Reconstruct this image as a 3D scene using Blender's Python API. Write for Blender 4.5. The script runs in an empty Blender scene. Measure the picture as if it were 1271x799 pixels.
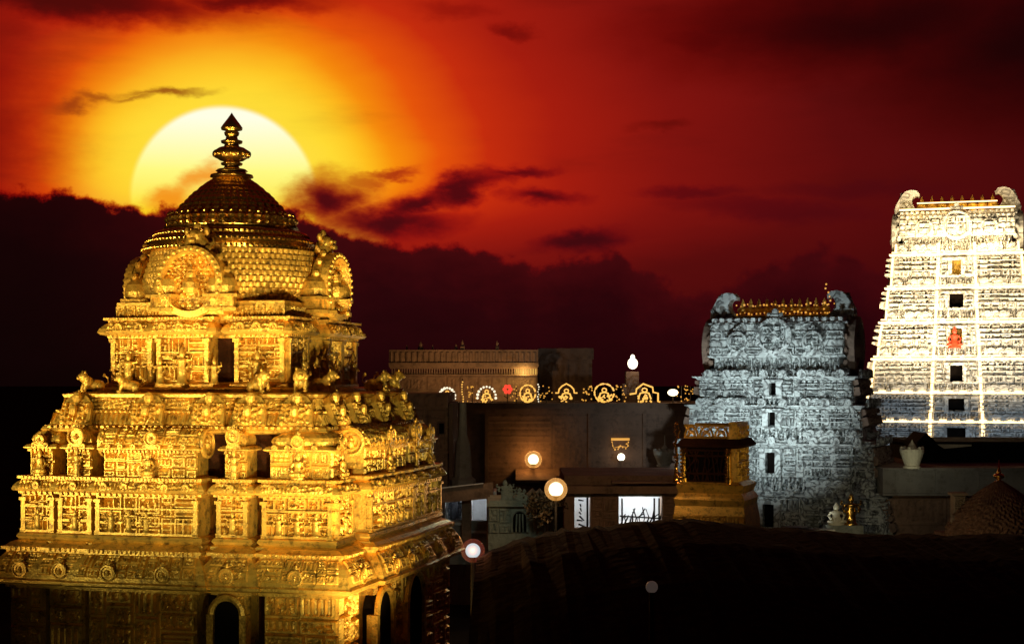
import bpy, math, random
import numpy as np
from mathutils import Vector
from mathutils.geometry import tessellate_polygon

random.seed(7)
R = math.radians
F = 1900.0          # focal length in photo pixels (photo 1271 px wide)
CX, HY = 635.5, 475.0
CAMZ = 10.0
sc = bpy.context.scene
col = sc.collection

def px(x, Y): return (x - CX) / F * Y
def pz(y, Y): return CAMZ + (HY - y) / F * Y
def at(x, y, Y): return (px(x, Y), Y, pz(y, Y))
def srgb(r, g, b):
    f = lambda c: (c / 255 / 12.92) if c / 255 <= 0.04045 else ((c / 255 + 0.055) / 1.055) ** 2.4
    return (f(r), f(g), f(b), 1.0)

# ------------------------------------------------------------------ camera
cam = bpy.data.cameras.new('camera')
cam.sensor_width = 36.0
cam.lens = 36.0 * F / 1271.0
cam.shift_y = (HY - 399.5) / 1271.0
cam.clip_start = 0.5
cam.clip_end = 6000
camo = bpy.data.objects.new('camera', cam)
col.objects.link(camo)
camo.location = (0, 0, CAMZ)
camo.rotation_euler = (R(90), 0, 0)
sc.camera = camo

# ------------------------------------------------------------------ exposure
sc.view_settings.view_transform = 'Standard'
sc.view_settings.look = 'None'
sc.view_settings.exposure = 0.0
sc.view_settings.gamma = 1.0
sc.view_settings.use_curve_mapping = False
sc.render.engine = 'CYCLES'
sc.cycles.use_denoising = True
sc.cycles.max_bounces = 5
sc.cycles.diffuse_bounces = 3
sc.cycles.glossy_bounces = 3
sc.cycles.sample_clamp_indirect = 4.0

# ------------------------------------------------------------------ sky (world, by direction only)
world = bpy.data.worlds.new('World')
sc.world = world
world.use_nodes = True
nt = world.node_tree
nt.nodes.clear()
def N(t, **kw):
    n = nt.nodes.new(t)
    for k, v in kw.items(): setattr(n, k, v)
    return n
def L(a, b): nt.links.new(a, b)
def M(op, a, b=None, c=None, clamp=False):
    n = N('ShaderNodeMath', operation=op, use_clamp=clamp)
    for i, v in enumerate((a, b, c)):
        if v is None: continue
        if hasattr(v, 'is_linked') or hasattr(v, 'links'): L(v, n.inputs[i])
        else: n.inputs[i].default_value = v
    return n.outputs[0]
def smooth(v, a, b, o0=0.0, o1=1.0):
    n = N('ShaderNodeMapRange', interpolation_type='SMOOTHSTEP')
    L(v, n.inputs[0]) if hasattr(v, 'links') else None
    n.inputs[1].default_value = a; n.inputs[2].default_value = b
    n.inputs[3].default_value = o0; n.inputs[4].default_value = o1
    return n.outputs[0]
def mixc(fac, a, b):
    n = N('ShaderNodeMix', data_type='RGBA')
    for i, v in ((0, fac), (6, a), (7, b)):
        if hasattr(v, 'links'): L(v, n.inputs[i])
        else: n.inputs[i].default_value = v
    return n.outputs[2]
def mixr(fac, a, b):      # cloud over light: blue and green are lost first, so thin edges go red
    inv = M('SUBTRACT', 1.0, fac, clamp=True)
    cv_ = N('ShaderNodeCombineXYZ')
    L(fac, cv_.inputs[0]); L(M('SUBTRACT', 1.0, M('POWER', inv, 2.3)), cv_.inputs[1]); L(M('SUBTRACT', 1.0, M('POWER', inv, 3.2)), cv_.inputs[2])
    n = N('ShaderNodeMix', data_type='VECTOR', factor_mode='NON_UNIFORM')
    L(cv_.outputs[0], n.inputs[1]); L(a, n.inputs[4])
    if hasattr(b, 'links'): L(b, n.inputs[5])
    else: n.inputs[5].default_value = b[:3]
    return n.outputs[1]
def UV(x, y):       # direction of a photo point: azimuth and elevation, in 1/1900 rad
    az = math.atan((x - CX) / F)
    el = math.atan((HY - y) / F * math.cos(az))
    return az * F, el * F
tc = N('ShaderNodeTexCoord')
sep = N('ShaderNodeSeparateXYZ'); L(tc.outputs['Generated'], sep.inputs[0])
az = M('MULTIPLY', M('ARCTAN2', sep.outputs[0], sep.outputs[1]), F)
el = M('MULTIPLY', M('ARCSINE', sep.outputs[2]), F)
comb = N('ShaderNodeCombineXYZ'); L(az, comb.inputs[0]); L(el, comb.inputs[1])
P = comb.outputs[0]
def noise(scale, stretch=(1, 1, 1), detail=5.0, rough=0.55, seed=0.0):
    mp = N('ShaderNodeMapping'); L(P, mp.inputs[0])
    mp.inputs['Scale'].default_value = stretch
    mp.inputs['Location'].default_value = (seed * 37.1, seed * 91.7, seed)
    n = N('ShaderNodeTexNoise'); L(mp.outputs[0], n.inputs['Vector'])
    n.inputs['Scale'].default_value = scale
    n.inputs['Detail'].default_value = detail
    n.inputs['Roughness'].default_value = rough
    return n
su, sv = UV(279, 249.5)
gu, gv = UV(285, 215)
dx = M('SUBTRACT', az, gu)
dy = M('SUBTRACT', el, gv)
dxs = M('MULTIPLY', dx, smooth(dx, -60, 60, 1.1, 1.0))
dys = M('MULTIPLY', dy, smooth(dy, -80, 30, 4.6, 1.3))
r = M('SQRT', M('ADD', M('MULTIPLY', dxs, dxs), M('MULTIPLY', dys, dys)))
nb = noise(0.006, (0.6, 1.6, 1), 4, 0.5, 3)
r = M('ADD', r, M('MULTIPLY', M('SUBTRACT', nb.outputs['Fac'], 0.5), 75))
ramp = N('ShaderNodeValToRGB')
L(M('DIVIDE', r, 1100), ramp.inputs[0])
stops = [(0, (255, 232, 90)), (120, (255, 214, 40)), (160, (254, 184, 20)), (198, (247, 140, 12)), (252, (230, 84, 10)),
         (318, (196, 44, 13)), (405, (164, 28, 14)), (545, (128, 19, 14)), (750, (90, 12, 12)), (1080, (56, 7, 9))]
cr = ramp.color_ramp
cr.elements[0].position = 0; cr.elements[0].color = srgb(*stops[0][1])
cr.elements[1].position = 1; cr.elements[1].color = srgb(*stops[-1][1])
for d, c in stops[1:-1]:
    e = cr.elements.new(d / 1100); e.color = srgb(*c)
sky = ramp.outputs[0]
# wide soft streaks
st = noise(0.004, (0.5, 2.4, 1), 6, 0.6, 11)
sky = mixc(M('MULTIPLY', smooth(st.outputs['Fac'], 0.48, 0.72), 0.35), sky, srgb(70, 10, 10))
# the sun's disc
sdx = M('SUBTRACT', az, su); sdy = M('SUBTRACT', el, sv)
sr = M('SQRT', M('ADD', M('MULTIPLY', sdx, sdx), M('MULTIPLY', sdy, sdy)))
disc = smooth(sr, 117, 108)
dcol = N('ShaderNodeValToRGB'); L(M('DIVIDE', M('ADD', sdy, 20), 140), dcol.inputs[0])
e = dcol.color_ramp.elements
e[0].position = 0.05; e[0].color = srgb(255, 226, 40)
e[1].position = 0.85; e[1].color = srgb(255, 255, 228)
k = e.new(0.4); k.color = srgb(255, 250, 130)
sky = mixc(disc, sky, dcol.outputs[0])
glow = smooth(sr, 215, 108, 0, 0.6)
sky = mixc(M('MULTIPLY', glow, M('SUBTRACT', 1.0, disc)), sky, srgb(255, 222, 60))
# distorted coordinates for the cloud shapes
d1 = noise(0.018, (0.7, 1.3, 1), 6, 0.6, 5)
vs = N('ShaderNodeVectorMath', operation='SUBTRACT'); L(d1.outputs['Color'], vs.inputs[0]); vs.inputs[1].default_value = (0.5, 0.5, 0.5)
vm = N('ShaderNodeVectorMath', operation='MULTIPLY'); L(vs.outputs[0], vm.inputs[0]); vm.inputs[1].default_value = (95, 48, 0)
va = N('ShaderNodeVectorMath', operation='ADD'); L(P, va.inputs[0]); L(vm.outputs[0], va.inputs[1])
PD = va.outputs[0]
def blob(x, y, rx, ry, ang=0, amp=1.0, inner=0.1):
    u, v = UV(x, y)
    s = N('ShaderNodeVectorMath', operation='SUBTRACT'); L(PD, s.inputs[0]); s.inputs[1].default_value = (u, v, 0)
    rot = N('ShaderNodeVectorRotate', rotation_type='Z_AXIS'); L(s.outputs[0], rot.inputs['Vector']); rot.inputs['Angle'].default_value = R(-ang)
    d = N('ShaderNodeVectorMath', operation='DIVIDE'); L(rot.outputs[0], d.inputs[0]); d.inputs[1].default_value = (rx, ry, 1)
    ln = N('ShaderNodeVectorMath', operation='LENGTH'); L(d.outputs[0], ln.inputs[0])
    return smooth(ln.outputs['Value'], 1.25, inner, 0, amp)
def clouds(lst):
    o = None
    for b in lst:
        v = blob(*b)
        o = v if o is None else M('MAXIMUM', o, v)
    return o
# thin cloud across the disc
veil = clouds([(212, 248, 54, 22, 22, 0.9), (250, 222, 36, 20, 40, 0.85), (262, 206, 16, 12, 40, 0.6), (335, 258, 80, 12, 0, 0.6)])
sky = mixc(veil, sky, srgb(244, 138, 16))
c_soft = clouds([(100, 2, 260, 30, 0, 0.92), (300, 0, 130, 20, 0, 0.85), (0, 40, 60, 90, 0, 0.4, 0), (-30, 160, 120, 170, 0, 0.62, 0),
                 (640, 36, 30, 10, -10, 0.5), (825, 158, 45, 9, 0, 0.4), (560, 12, 60, 12, 0, 0.3)])
sky = mixr(c_soft, sky, srgb(58, 10, 8))
c_streak = clouds([(80, 128, 36, 9, 8, 0.75, 0.1), (125, 120, 42, 8, 0, 0.7, 0.1), (205, 113, 62, 8, 5, 0.85, 0.1), (168, 122, 30, 6, 12, 0.6, 0.1)])
sky = mixc(c_streak, sky, srgb(140, 48, 14))
c_mid = clouds([(412, 250, 62, 40, 0, 0.97), (480, 276, 105, 24, 0, 0.97), (520, 257, 76, 23, 22, 0.96), (572, 236, 76, 19, 20, 0.95), (640, 212, 60, 9, 5, 0.8),
                (672, 244, 56, 13, -3, 0.9), (482, 216, 42, 7, 5, 0.55), (725, 298, 76, 16, 6, 0.97), (862, 240, 80, 11, 0, 0.55),
                (960, 262, 140, 17, -4, 0.5), (1060, 235, 120, 14, 0, 0.35), (450, 225, 26, 12, 0, 0.45)])
sky = mixr(c_mid, sky, srgb(62, 8, 14))
c_top = clouds([(1090, 30, 330, 75, 0, 0.85, 0.0), (1300, 50, 260, 120, 0, 0.92, 0.0), (880, 48, 90, 30, 0, 0.5, 0.0)])
sky = mixr(c_top, sky, srgb(22, 3, 4))
# the low bank of cloud: its upper edge as a curve over azimuth
edge = [(-40, 232), (0, 232), (60, 238), (105, 250), (150, 256), (220, 262), (285, 268), (350, 262), (400, 275), (440, 300), (500, 301), (560, 305), (592, 316),
        (615, 326), (640, 322), (668, 336), (695, 326), (722, 318), (765, 318), (792, 342), (835, 352), (880, 362), (905, 350), (935, 331), (980, 319),
        (1030, 312), (1060, 324), (1100, 346), (1160, 352), (1300, 340)]
fc = N('ShaderNodeFloatCurve')
u0, u1 = UV(-60, 300)[0], UV(1320, 300)[0]
L(M('DIVIDE', M('SUBTRACT', az, u0), u1 - u0), fc.inputs['Value'])
cv = fc.mapping.curves[0]
pts = [((UV(a, b)[0] - u0) / (u1 - u0), UV(a, b)[1] / 300.0) for a, b in edge]
cv.points[0].location = pts[0]; cv.points[1].location = pts[-1]
for p_ in pts[1:-1]: cv.points.new(*p_)
fc.mapping.update()
ev = M('MULTIPLY', fc.outputs[0], 300)
bn = noise(0.021, (0.85, 1, 1), 8, 0.6, 21)
ev = M('ADD', ev, M('MULTIPLY', M('SUBTRACT', bn.outputs['Fac'], 0.5), 84))
below = M('SUBTRACT', ev, el)
bank = smooth(below, -7, 9)
bcol = N('ShaderNodeValToRGB'); L(M('DIVIDE', below, 220), bcol.inputs[0])
e = bcol.color_ramp.elements
e[0].position = 0.0; e[0].color = srgb(66, 8, 12)
e[1].position = 1.0; e[1].color = srgb(15, 1, 4)
k = e.new(0.3); k.color = srgb(42, 4, 9)
bshade = mixc(M('MULTIPLY', smooth(az, UV(330, 0)[0], UV(20, 0)[0]), 0.78), bcol.outputs[0], srgb(8, 1, 2))
bshade = mixc(M('MULTIPLY', smooth(noise(0.012, (0.6, 1.5, 1), 5, 0.6, 8).outputs['Fac'], 0.4, 0.75), 0.3), bshade, srgb(18, 1, 5))
sky = mixr(bank, sky, bshade)
# nothing bright below the horizon or behind the viewer
sky = mixc(smooth(el, -5, -60), sky, srgb(6, 1, 2))
sky = mixc(smooth(sep.outputs[1], 0.35, -0.25), sky, srgb(10, 3, 5))
SUN_EL, SUN_AZ = math.atan((HY - 249.5) / F), math.atan((279 - CX) / F)
nish = N('ShaderNodeTexSky', sky_type='NISHITA')
nish.sun_disc = False
nish.sun_elevation = SUN_EL
nish.sun_rotation = SUN_AZ
bg0 = N('ShaderNodeBackground'); L(nish.outputs[0], bg0.inputs[0]); bg0.inputs[1].default_value = 0.00002
bg1 = N('ShaderNodeBackground'); L(sky, bg1.inputs[0]); bg1.inputs[1].default_value = 1.0
adds = N('ShaderNodeAddShader'); L(bg0.outputs[0], adds.inputs[0]); L(bg1.outputs[0], adds.inputs[1])
outw = N('ShaderNodeOutputWorld'); L(adds.outputs[0], outw.inputs[0])

# ------------------------------------------------------------------ lights
def aim(o, target):
    d = Vector(target) - o.location
    o.rotation_euler = d.to_track_quat('-Z', 'Y').to_euler()
def spot(name, loc, target, watts, color, size, blend, rad=0.25):
    l = bpy.data.lights.new(name, 'SPOT')
    l.energy = watts; l.color = color; l.spot_size = R(size); l.spot_blend = blend; l.shadow_soft_size = rad
    o = bpy.data.objects.new(name, l); col.objects.link(o)
    o.location = loc; aim(o, target)
    return o
def point(name, loc, watts, color, rad=0.1):
    l = bpy.data.lights.new(name, 'POINT')
    l.energy = watts; l.color = color; l.shadow_soft_size = rad
    o = bpy.data.objects.new(name, l); col.objects.link(o); o.location = loc
    return o
sl = bpy.data.lights.new('sun', 'SUN')
sl.energy = 0.15; sl.angle = R(0.5); sl.color = (1.0, 0.45, 0.15)
so = bpy.data.objects.new('sun', sl); col.objects.link(so)
so.location = (0, 0, 60)
aim(so, (so.location.x - math.sin(SUN_AZ) * 10 * math.cos(SUN_EL), -math.cos(SUN_AZ) * 10 * math.cos(SUN_EL), 60 - 10 * math.sin(SUN_EL)))

VX, VY = px(294, 44), 44.0            # golden tower
GOLDL = (1.0, 0.70, 0.27)
spot('flood_lamp', (-7.5, 29.5, 1.2), (VX + .3, VY, 14.6), 6800, GOLDL, 42, 1.0)
spot('flood_lamp', (-1.3, 35.0, 1.0), (VX + 2.6, VY, 12.6), 7600, GOLDL, 52, 1.0)
spot('flood_lamp', (-1.4, 31.5, 1.2), (VX + 1.0, VY, 14.2), 7500, GOLDL, 42, 1.0)
spot('flood_lamp', (-19.0, 33.0, 1.2), (VX - .5, VY, 14.2), 5200, GOLDL, 42, 1.0)
spot('flood_lamp', (-9.0, 25.0, 3.0), (VX + .5, VY - 4, 4.6), 330, (1.0, .9, .42), 50, 1.0)
spot('flood_lamp', (-1.5, 21.0, 4.6), (VX + 0.5, VY, 13.2), 8000, GOLDL, 28, 1.0)
spot('flood_lamp', (-23.0, 24.0, 6.0), (VX, VY, 13.0), 9000, GOLDL, 28, 1.0)
spot('flood_lamp', (-1.4, 24.0, 4.3), (VX + 2.0, VY - 2, 9.2), 7200, (1.0, .94, .46), 38, 1.0)
spot('flood_lamp', (-21.0, 30.0, 6.0), (VX - 1, VY - 3, 9.4), 5600, (1.0, .94, .46), 38, 1.0)

# ------------------------------------------------------------------ mesh builder
class MB:
    def __init__(s):
        s.V = []; s.n = 0; s.F = []; s.m = 0; s.X = np.eye(4)
    def add(s, V, faces, mi=None):
        V = np.asarray(V, float).reshape(-1, 3)
        V = V @ s.X[:3, :3].T + s.X[:3, 3]
        s.V.append(V)
        f = np.asarray(faces, np.int64)
        if isinstance(mi, np.ndarray): m = mi
        else: m = np.full(len(f), s.m if mi is None else mi)
        s.F.append((f + s.n, m)); s.n += len(V)
    def place(s, x=0, y=0, z=0, rz=0, sx=1, sy=None, sz=None):
        sy = sx if sy is None else sy; sz = sx if sz is None else sz
        c, n = math.cos(rz), math.sin(rz)
        s.X = np.array([[c * sx, -n * sy, 0, x], [n * sx, c * sy, 0, y], [0, 0, sz, z], [0, 0, 0, 1.0]])
        return s
    def box(s, x0, x1, y0, y1, z0, z1, tx=0, ty=0):
        V = [(x0, y0, z0), (x1, y0, z0), (x1, y1, z0), (x0, y1, z0),
             (x0 + tx, y0 + ty, z1), (x1 - tx, y0 + ty, z1), (x1 - tx, y1 - ty, z1), (x0 + tx, y1 - ty, z1)]
        s.add(V, [(3, 2, 1, 0), (4, 5, 6, 7), (0, 1, 5, 4), (1, 2, 6, 5), (2, 3, 7, 6), (3, 0, 4, 7)])
    def lathe(s, prof, n=24, cx=0, cy=0, sx=1, sy=1, a0=0.0, power=2.0, rib=0, ribamp=0.0):
        a = a0 + np.arange(n) * 2 * math.pi / n
        c, q = np.cos(a), np.sin(a)
        k = (np.abs(c) ** power + np.abs(q) ** power) ** (-1 / power)
        if rib: k = k * (1 + ribamp * np.abs(np.sin(a * rib / 2)))
        V = []
        for r_, z in prof:
            V.append(np.stack([cx + c * k * r_ * sx, cy + q * k * r_ * sy, np.full(n, z)], 1))
        V = np.concatenate(V)
        i = np.arange(n); j = (i + 1) % n
        Fs = [np.stack([k_ * n + i, k_ * n + j, (k_ + 1) * n + j, (k_ + 1) * n + i], 1) for k_ in range(len(prof) - 1)]
        s.add(V, np.concatenate(Fs))
        m = len(prof) - 1
        for ring, z, flip in ((0, prof[0][1], 1), (m, prof[m][1], 0)):
            if prof[ring][0] > 1e-3:
                Vc = np.concatenate([V[ring * n:(ring + 1) * n], [[cx, cy, z]]])
                f = [(y, x, n) if flip else (x, y, n) for x, y in zip(i, j)]
                s.add(Vc, f)
    def ball(s, c, r, n=8, m=5):
        r = (r, r, r) if not hasattr(r, '__len__') else r
        V = [(c[0], c[1], c[2] - r[2])]
        for k in range(1, m):
            t = math.pi * k / m - math.pi / 2
            for i in range(n):
                a = 2 * math.pi * i / n
                V.append((c[0] + r[0] * math.cos(t) * math.cos(a), c[1] + r[1] * math.cos(t) * math.sin(a), c[2] + r[2] * math.sin(t)))
        V.append((c[0], c[1], c[2] + r[2]))
        q = []; t_ = []
        for k in range(m - 2):
            for i in range(n):
                a, b = 1 + k * n + i, 1 + k * n + (i + 1) % n
                q.append((a, b, b + n, a + n))
        top = len(V) - 1
        for i in range(n):
            t_.append((0, 1 + (i + 1) % n, 1 + i)); t_.append((top, 1 + (m - 2) * n + i, 1 + (m - 2) * n + (i + 1) % n))
        base = s.n
        s.add(V, q)
        f = np.asarray(t_) + base
        s.F.append((f, np.full(len(f), s.m)))
    def tube(s, pts, r, n=6, r1=None):
        pts = [Vector(p) for p in pts]; V = []
        m = len(pts)
        for k, p in enumerate(pts):
            d = (pts[min(k + 1, m - 1)] - pts[max(k - 1, 0)]).normalized()
            u = d.cross(Vector((0, 0, 1)))
            if u.length < 1e-3: u = Vector((1, 0, 0))
            u.normalize(); v = d.cross(u)
            rr = r if r1 is None else r + (r1 - r) * k / (m - 1)
            for i in range(n):
                a = 2 * math.pi * i / n
                V.append(p + u * (rr * math.cos(a)) + v * (rr * math.sin(a)))
        q = []
        for k in range(m - 1):
            for i in range(n):
                q.append((k * n + i, k * n + (i + 1) % n, (k + 1) * n + (i + 1) % n, (k + 1) * n + i))
        base = s.n
        s.add([tuple(v) for v in V], q)
        for ring in (0, m - 1):
            f = np.array([[ring * n, ring * n + i, ring * n + i + 1] for i in range(1, n - 1)]) + base
            s.F.append((f, np.full(len(f), s.m)))
    def prism(s, poly, o, u, v, w, depth):
        """extrude 2-D outline poly (in axes u,v at origin o) along w by depth"""
        o, u, v, w = (np.array(q, float) for q in (o, u, v, w))
        A = np.array([o + u * p[0] + v * p[1] for p in poly]); B = A + w * depth
        n = len(poly)
        t = np.array(tessellate_polygon([[Vector((p[0], p[1], 0)) for p in poly]]))
        V = np.concatenate([A, B])
        s.add(V, [(i, (i + 1) % n, n + (i + 1) % n, n + i) for i in range(n)])
        s.add(V, np.concatenate([t, t + n]))
    def sweep(s, plan, prof, cap=True):
        P_ = np.array(plan, float); n = len(P_)
        nx = np.roll(P_, -1, 0) - P_
        ln = np.linalg.norm(nx, axis=1, keepdims=True); nx = nx / ln
        en = np.stack([nx[:, 1], -nx[:, 0]], 1)
        pn = np.roll(en, 1, 0)
        dot = (en * pn).sum(1, keepdims=True)
        off = np.where(dot > 0.9, en, (en + pn) / (1 + np.clip(dot, -0.5, 1)))
        V = np.concatenate([np.concatenate([P_ + off * o, np.full((n, 1), z)], 1) for o, z in prof])
        i = np.arange(n); j = (i + 1) % n
        s.add(V, np.concatenate([np.stack([k * n + i, k * n + j, (k + 1) * n + j, (k + 1) * n + i], 1) for k in range(len(prof) - 1)]))
        if cap:
            for ring in (0, len(prof) - 1):
                Q = V[ring * n:(ring + 1) * n]
                t = np.array(tessellate_polygon([[Vector((p[0], p[1], 0)) for p in Q]]))
                s.add(Q, t)
    def panel(s, P0, U, Vv, Nn, w, h, cell, amp, hf, hole=None, hole_depth=0.5, hole_mat=None, curve=None):
        nu = max(3, int(w / cell) + 1); nv = max(3, int(h / cell) + 1)
        u = np.linspace(0, w, nu); v = np.linspace(0, h, nv)
        uu, vv = np.meshgrid(u, v)
        H = hf(uu, vv, w, h) * amp
        H[0, :] = H[-1, :] = 0; H[:, 0] = H[:, -1] = 0
        hm = None
        if hole is not None:
            hm = (uu > hole[0]) & (uu < hole[1]) & (vv > hole[2]) & (vv < hole[3])
            H = np.where(hm, -hole_depth, H)
        P0, U, Vv, Nn = (np.array(q, float) for q in (P0, U, Vv, Nn))
        W = P0 + uu[..., None] * U + vv[..., None] * Vv + H[..., None] * Nn
        idx = np.arange(nu * nv).reshape(nv, nu)
        q = np.stack([idx[:-1, :-1], idx[:-1, 1:], idx[1:, 1:], idx[1:, :-1]], -1).reshape(-1, 4)
        mi = np.full(len(q), s.m)
        if hm is not None and hole_mat is not None:
            a = (hm[:-1, :-1] | hm[:-1, 1:] | hm[1:, 1:] | hm[1:, :-1]).reshape(-1)
            mi = np.where(a, hole_mat, mi)
        s.add(W.reshape(-1, 3), q, mi)
    def cpanel(s, x0, x1, y, prof, cell, amp, hf, mitre=0.0):
        """relief sheet that follows a curved moulding profile (offset, z) along a wall at y"""
        p = np.array(prof, float)
        sl = np.concatenate([[0], np.cumsum(np.hypot(np.diff(p[:, 0]), np.diff(p[:, 1])))])
        h = sl[-1]; w = x1 - x0
        nu = max(3, int(w / cell) + 1); nv = max(4, int(h / cell) + 1)
        u = np.linspace(0, w, nu); v = np.linspace(0, h, nv)
        o = np.interp(v, sl, p[:, 0]); z = np.interp(v, sl, p[:, 1])
        do = np.gradient(o, v); dz = np.gradient(z, v)
        uu, vv = np.meshgrid(u, v)
        H = hf(uu, vv, w, h) * amp
        H[0] = H[-1] = 0; H[:, 0] = H[:, -1] = 0
        H = H + .006
        xs_ = x0 + uu
        if mitre:
            f = uu / w * 2 - 1
            xs_ = xs_ + f * o[:, None] * mitre
        W = np.stack([xs_, y - (o[:, None] + H * dz[:, None]), z[:, None] - H * do[:, None]], -1)
        idx = np.arange(nu * nv).reshape(nv, nu)
        s.add(W.reshape(-1, 3), np.stack([idx[:-1, :-1], idx[:-1, 1:], idx[1:, 1:], idx[1:, :-1]], -1).reshape(-1, 4))
    def build(s, name, mats, parent=None, smooth=False, loc=None, rz=None):
        me = bpy.data.meshes.new(name)
        V = np.concatenate(s.V)
        me.vertices.add(len(V)); me.vertices.foreach_set('co', V.astype(np.float32).ravel())
        loops = np.concatenate([f.ravel() for f, _ in s.F])
        tot = np.concatenate([np.full(len(f), f.shape[1]) for f, _ in s.F])
        mi = np.concatenate([m for _, m in s.F])
        start = np.concatenate([[0], np.cumsum(tot)[:-1]])
        me.loops.add(len(loops)); me.loops.foreach_set('vertex_index', loops.astype(np.int32))
        me.polygons.add(len(tot))
        me.polygons.foreach_set('loop_start', start.astype(np.int32))
        me.polygons.foreach_set('loop_total', tot.astype(np.int32))
        if not isinstance(mats, (list, tuple)): mats = [mats]
        for m in mats: me.materials.append(m)
        me.polygons.foreach_set('material_index', mi.astype(np.int32))
        me.polygons.foreach_set('use_smooth', np.full(len(tot), bool(smooth)))
        me.update(calc_edges=True)
        me.validate()
        o = bpy.data.objects.new(name, me); col.objects.link(o)
        if parent is not None: o.parent = parent
        if loc is not None: o.location = loc
        if rz is not None: o.rotation_euler = (0, 0, rz)
        return o

def tag(o, label, cat, group=None, kind=None):
    o['label'] = label; o['category'] = cat
    if group: o['group'] = group
    if kind: o['kind'] = kind
    return o
def thing(name, label, cat, loc=(0, 0, 0), rz=0, group=None):
    o = bpy.data.objects.new(name, None); col.objects.link(o)
    o.empty_display_size = 0.3
    o.location = loc; o.rotation_euler = (0, 0, rz)
    return tag(o, label, cat, group)
def inst(src, parent, loc, rz=0, scale=None):
    c = src.copy(); col.objects.link(c); c.parent = parent
    c.location = loc; c.rotation_euler = (0, 0, rz)
    if scale: c.scale = scale
    return c

# ------------------------------------------------------------------ relief fields (real displaced geometry)
def waves(u, v, lam, seed, axis=0.6, n=26):
    g = np.random.RandomState(seed)
    o = np.zeros_like(u)
    for _ in range(n):
        th = g.uniform(0, math.pi)
        if g.rand() < axis: th = g.choice([0, math.pi / 2]) + g.normal(0, 0.12)
        k = 2 * math.pi / (lam * g.uniform(0.75, 1.35))
        o += np.cos(k * (u * math.cos(th) + v * math.sin(th)) + g.uniform(0, 6.28))
    return o / math.sqrt(n / 2)
def maze(u, v, lam, seed, axis=0.6): return 0.5 + 0.5 * np.tanh(2.2 * waves(u, v, lam, seed, axis))
def sstep(x, a, b):
    t = np.clip((x - a) / (b - a), 0, 1); return t * t * (3 - 2 * t)
def figures(u, v, w, h, seed, p):
    g = np.random.RandomState(seed)
    n = max(1, int(round(w / p))); pw = w / n
    i = np.clip((u / pw).astype(int), 0, n - 1)
    x = u / pw - i - 0.5; y = v / h
    jit = g.uniform(-0.05, 0.05, n)[i]; tl = g.uniform(0.85, 1.05, n)[i]; lean = g.uniform(-0.25, 0.25, n)[i]
    x = x - jit - lean * (y - 0.4) * 0.3
    e = lambda cx, cy, rx, ry: np.clip(1.4 * (1 - ((x - cx) / rx) ** 2 - ((y / tl - cy) / ry) ** 2), 0, 1)
    o = np.maximum.reduce([e(0, .22, .17, .2), e(0, .46, .13, .18), e(0, .74, .09, .09), e(0, .86, .055, .1), e(.19, .48, .06, .16), e(-.19, .48, .06, .16),
                           e(.26, .62, .05, .1), e(-.26, .34, .05, .1), e(0, .05, .28, .05)])
    xe = np.abs(u / pw - i - 0.5)
    o = np.maximum(o, sstep(xe, 0.40, 0.44))
    return o
def scales(u, v, w, h, p, q):
    row = np.floor(v / q); vv = v / q - row
    x = u / p + 0.5 * (row % 2); x = x - np.floor(x) - 0.5
    d = np.sqrt((x * 1.9) ** 2 + ((vv - 1.0) * 1.0) ** 2)
    return np.clip(1.15 - d, 0, 1) ** 0.6
def mosaic(seed, size=0.7, lam=0.17):
    def f(u, v, w, h):
        g = np.random.RandomState(seed)
        rects = []
        def split(a, b, c, d):
            ww, hh = b - a, d - c
            if (ww < size * 1.5 and hh < size * 0.9) or (ww * hh < size * size * 0.4):
                rects.append((a, b, c, d)); return
            if ww > hh * 1.3 or (ww > hh * .8 and g.rand() < .4):
                t = a + ww * g.uniform(.35, .65); split(a, t, c, d); split(t, b, c, d)
            else:
                t = c + hh * g.uniform(.35, .65); split(a, b, c, t); split(a, b, t, d)
        split(0, w, 0, h)
        H = np.zeros_like(u)
        for a, b, c, d in rects:
            m = (u >= a) & (u <= b) & (v >= c) & (v <= d)
            if not m.any(): continue
            uu, vv = u[m] - a, v[m] - c
            ww, hh = b - a, d - c
            k = g.rand(); sd = g.randint(1 << 30)
            if k < .34: z = maze(uu, vv, lam * g.uniform(.8, 1.3), sd)
            elif k < .60 and hh > 0.25: z = figures(uu, vv, ww, hh, sd, min(max(0.28, hh * .5), 0.6))
            elif k < .72: z = 0.5 + 0.5 * np.tanh(2 * np.cos(2 * math.pi * uu / (lam * .9))) * np.ones_like(vv)
            elif k < .84: z = 0.5 + 0.5 * np.tanh(2 * np.cos(2 * math.pi * vv / (lam * 1.1)))
            elif k < .93: z = 0.5 + 0.25 * np.tanh(2 * np.cos(2 * math.pi * uu / lam)) + 0.25 * np.tanh(2 * np.cos(2 * math.pi * vv / lam))
            else: z = 0.55 + 0.25 * maze(uu, vv, lam * .6, sd)
            ed = np.minimum(np.minimum(uu, ww - uu), np.minimum(vv, hh - vv))
            z = np.where(ed < lam * .18, 0.0, np.where(ed < lam * .5, 0.9, z))
            H[m] = z
        return H
    return f
def bars(p): return lambda u, v, w, h: (0.5 + 0.5 * np.tanh(2 * np.cos(2 * math.pi * u / p))) * sstep(v / h, 0, .12) * sstep(1 - v / h, 0, .12)
def mazef(lam, seed, axis=.5): return lambda u, v, w, h: maze(u, v, lam, seed, axis)
def figf(p, seed): return lambda u, v, w, h: figures(u, v, w, h, seed, p)

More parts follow.
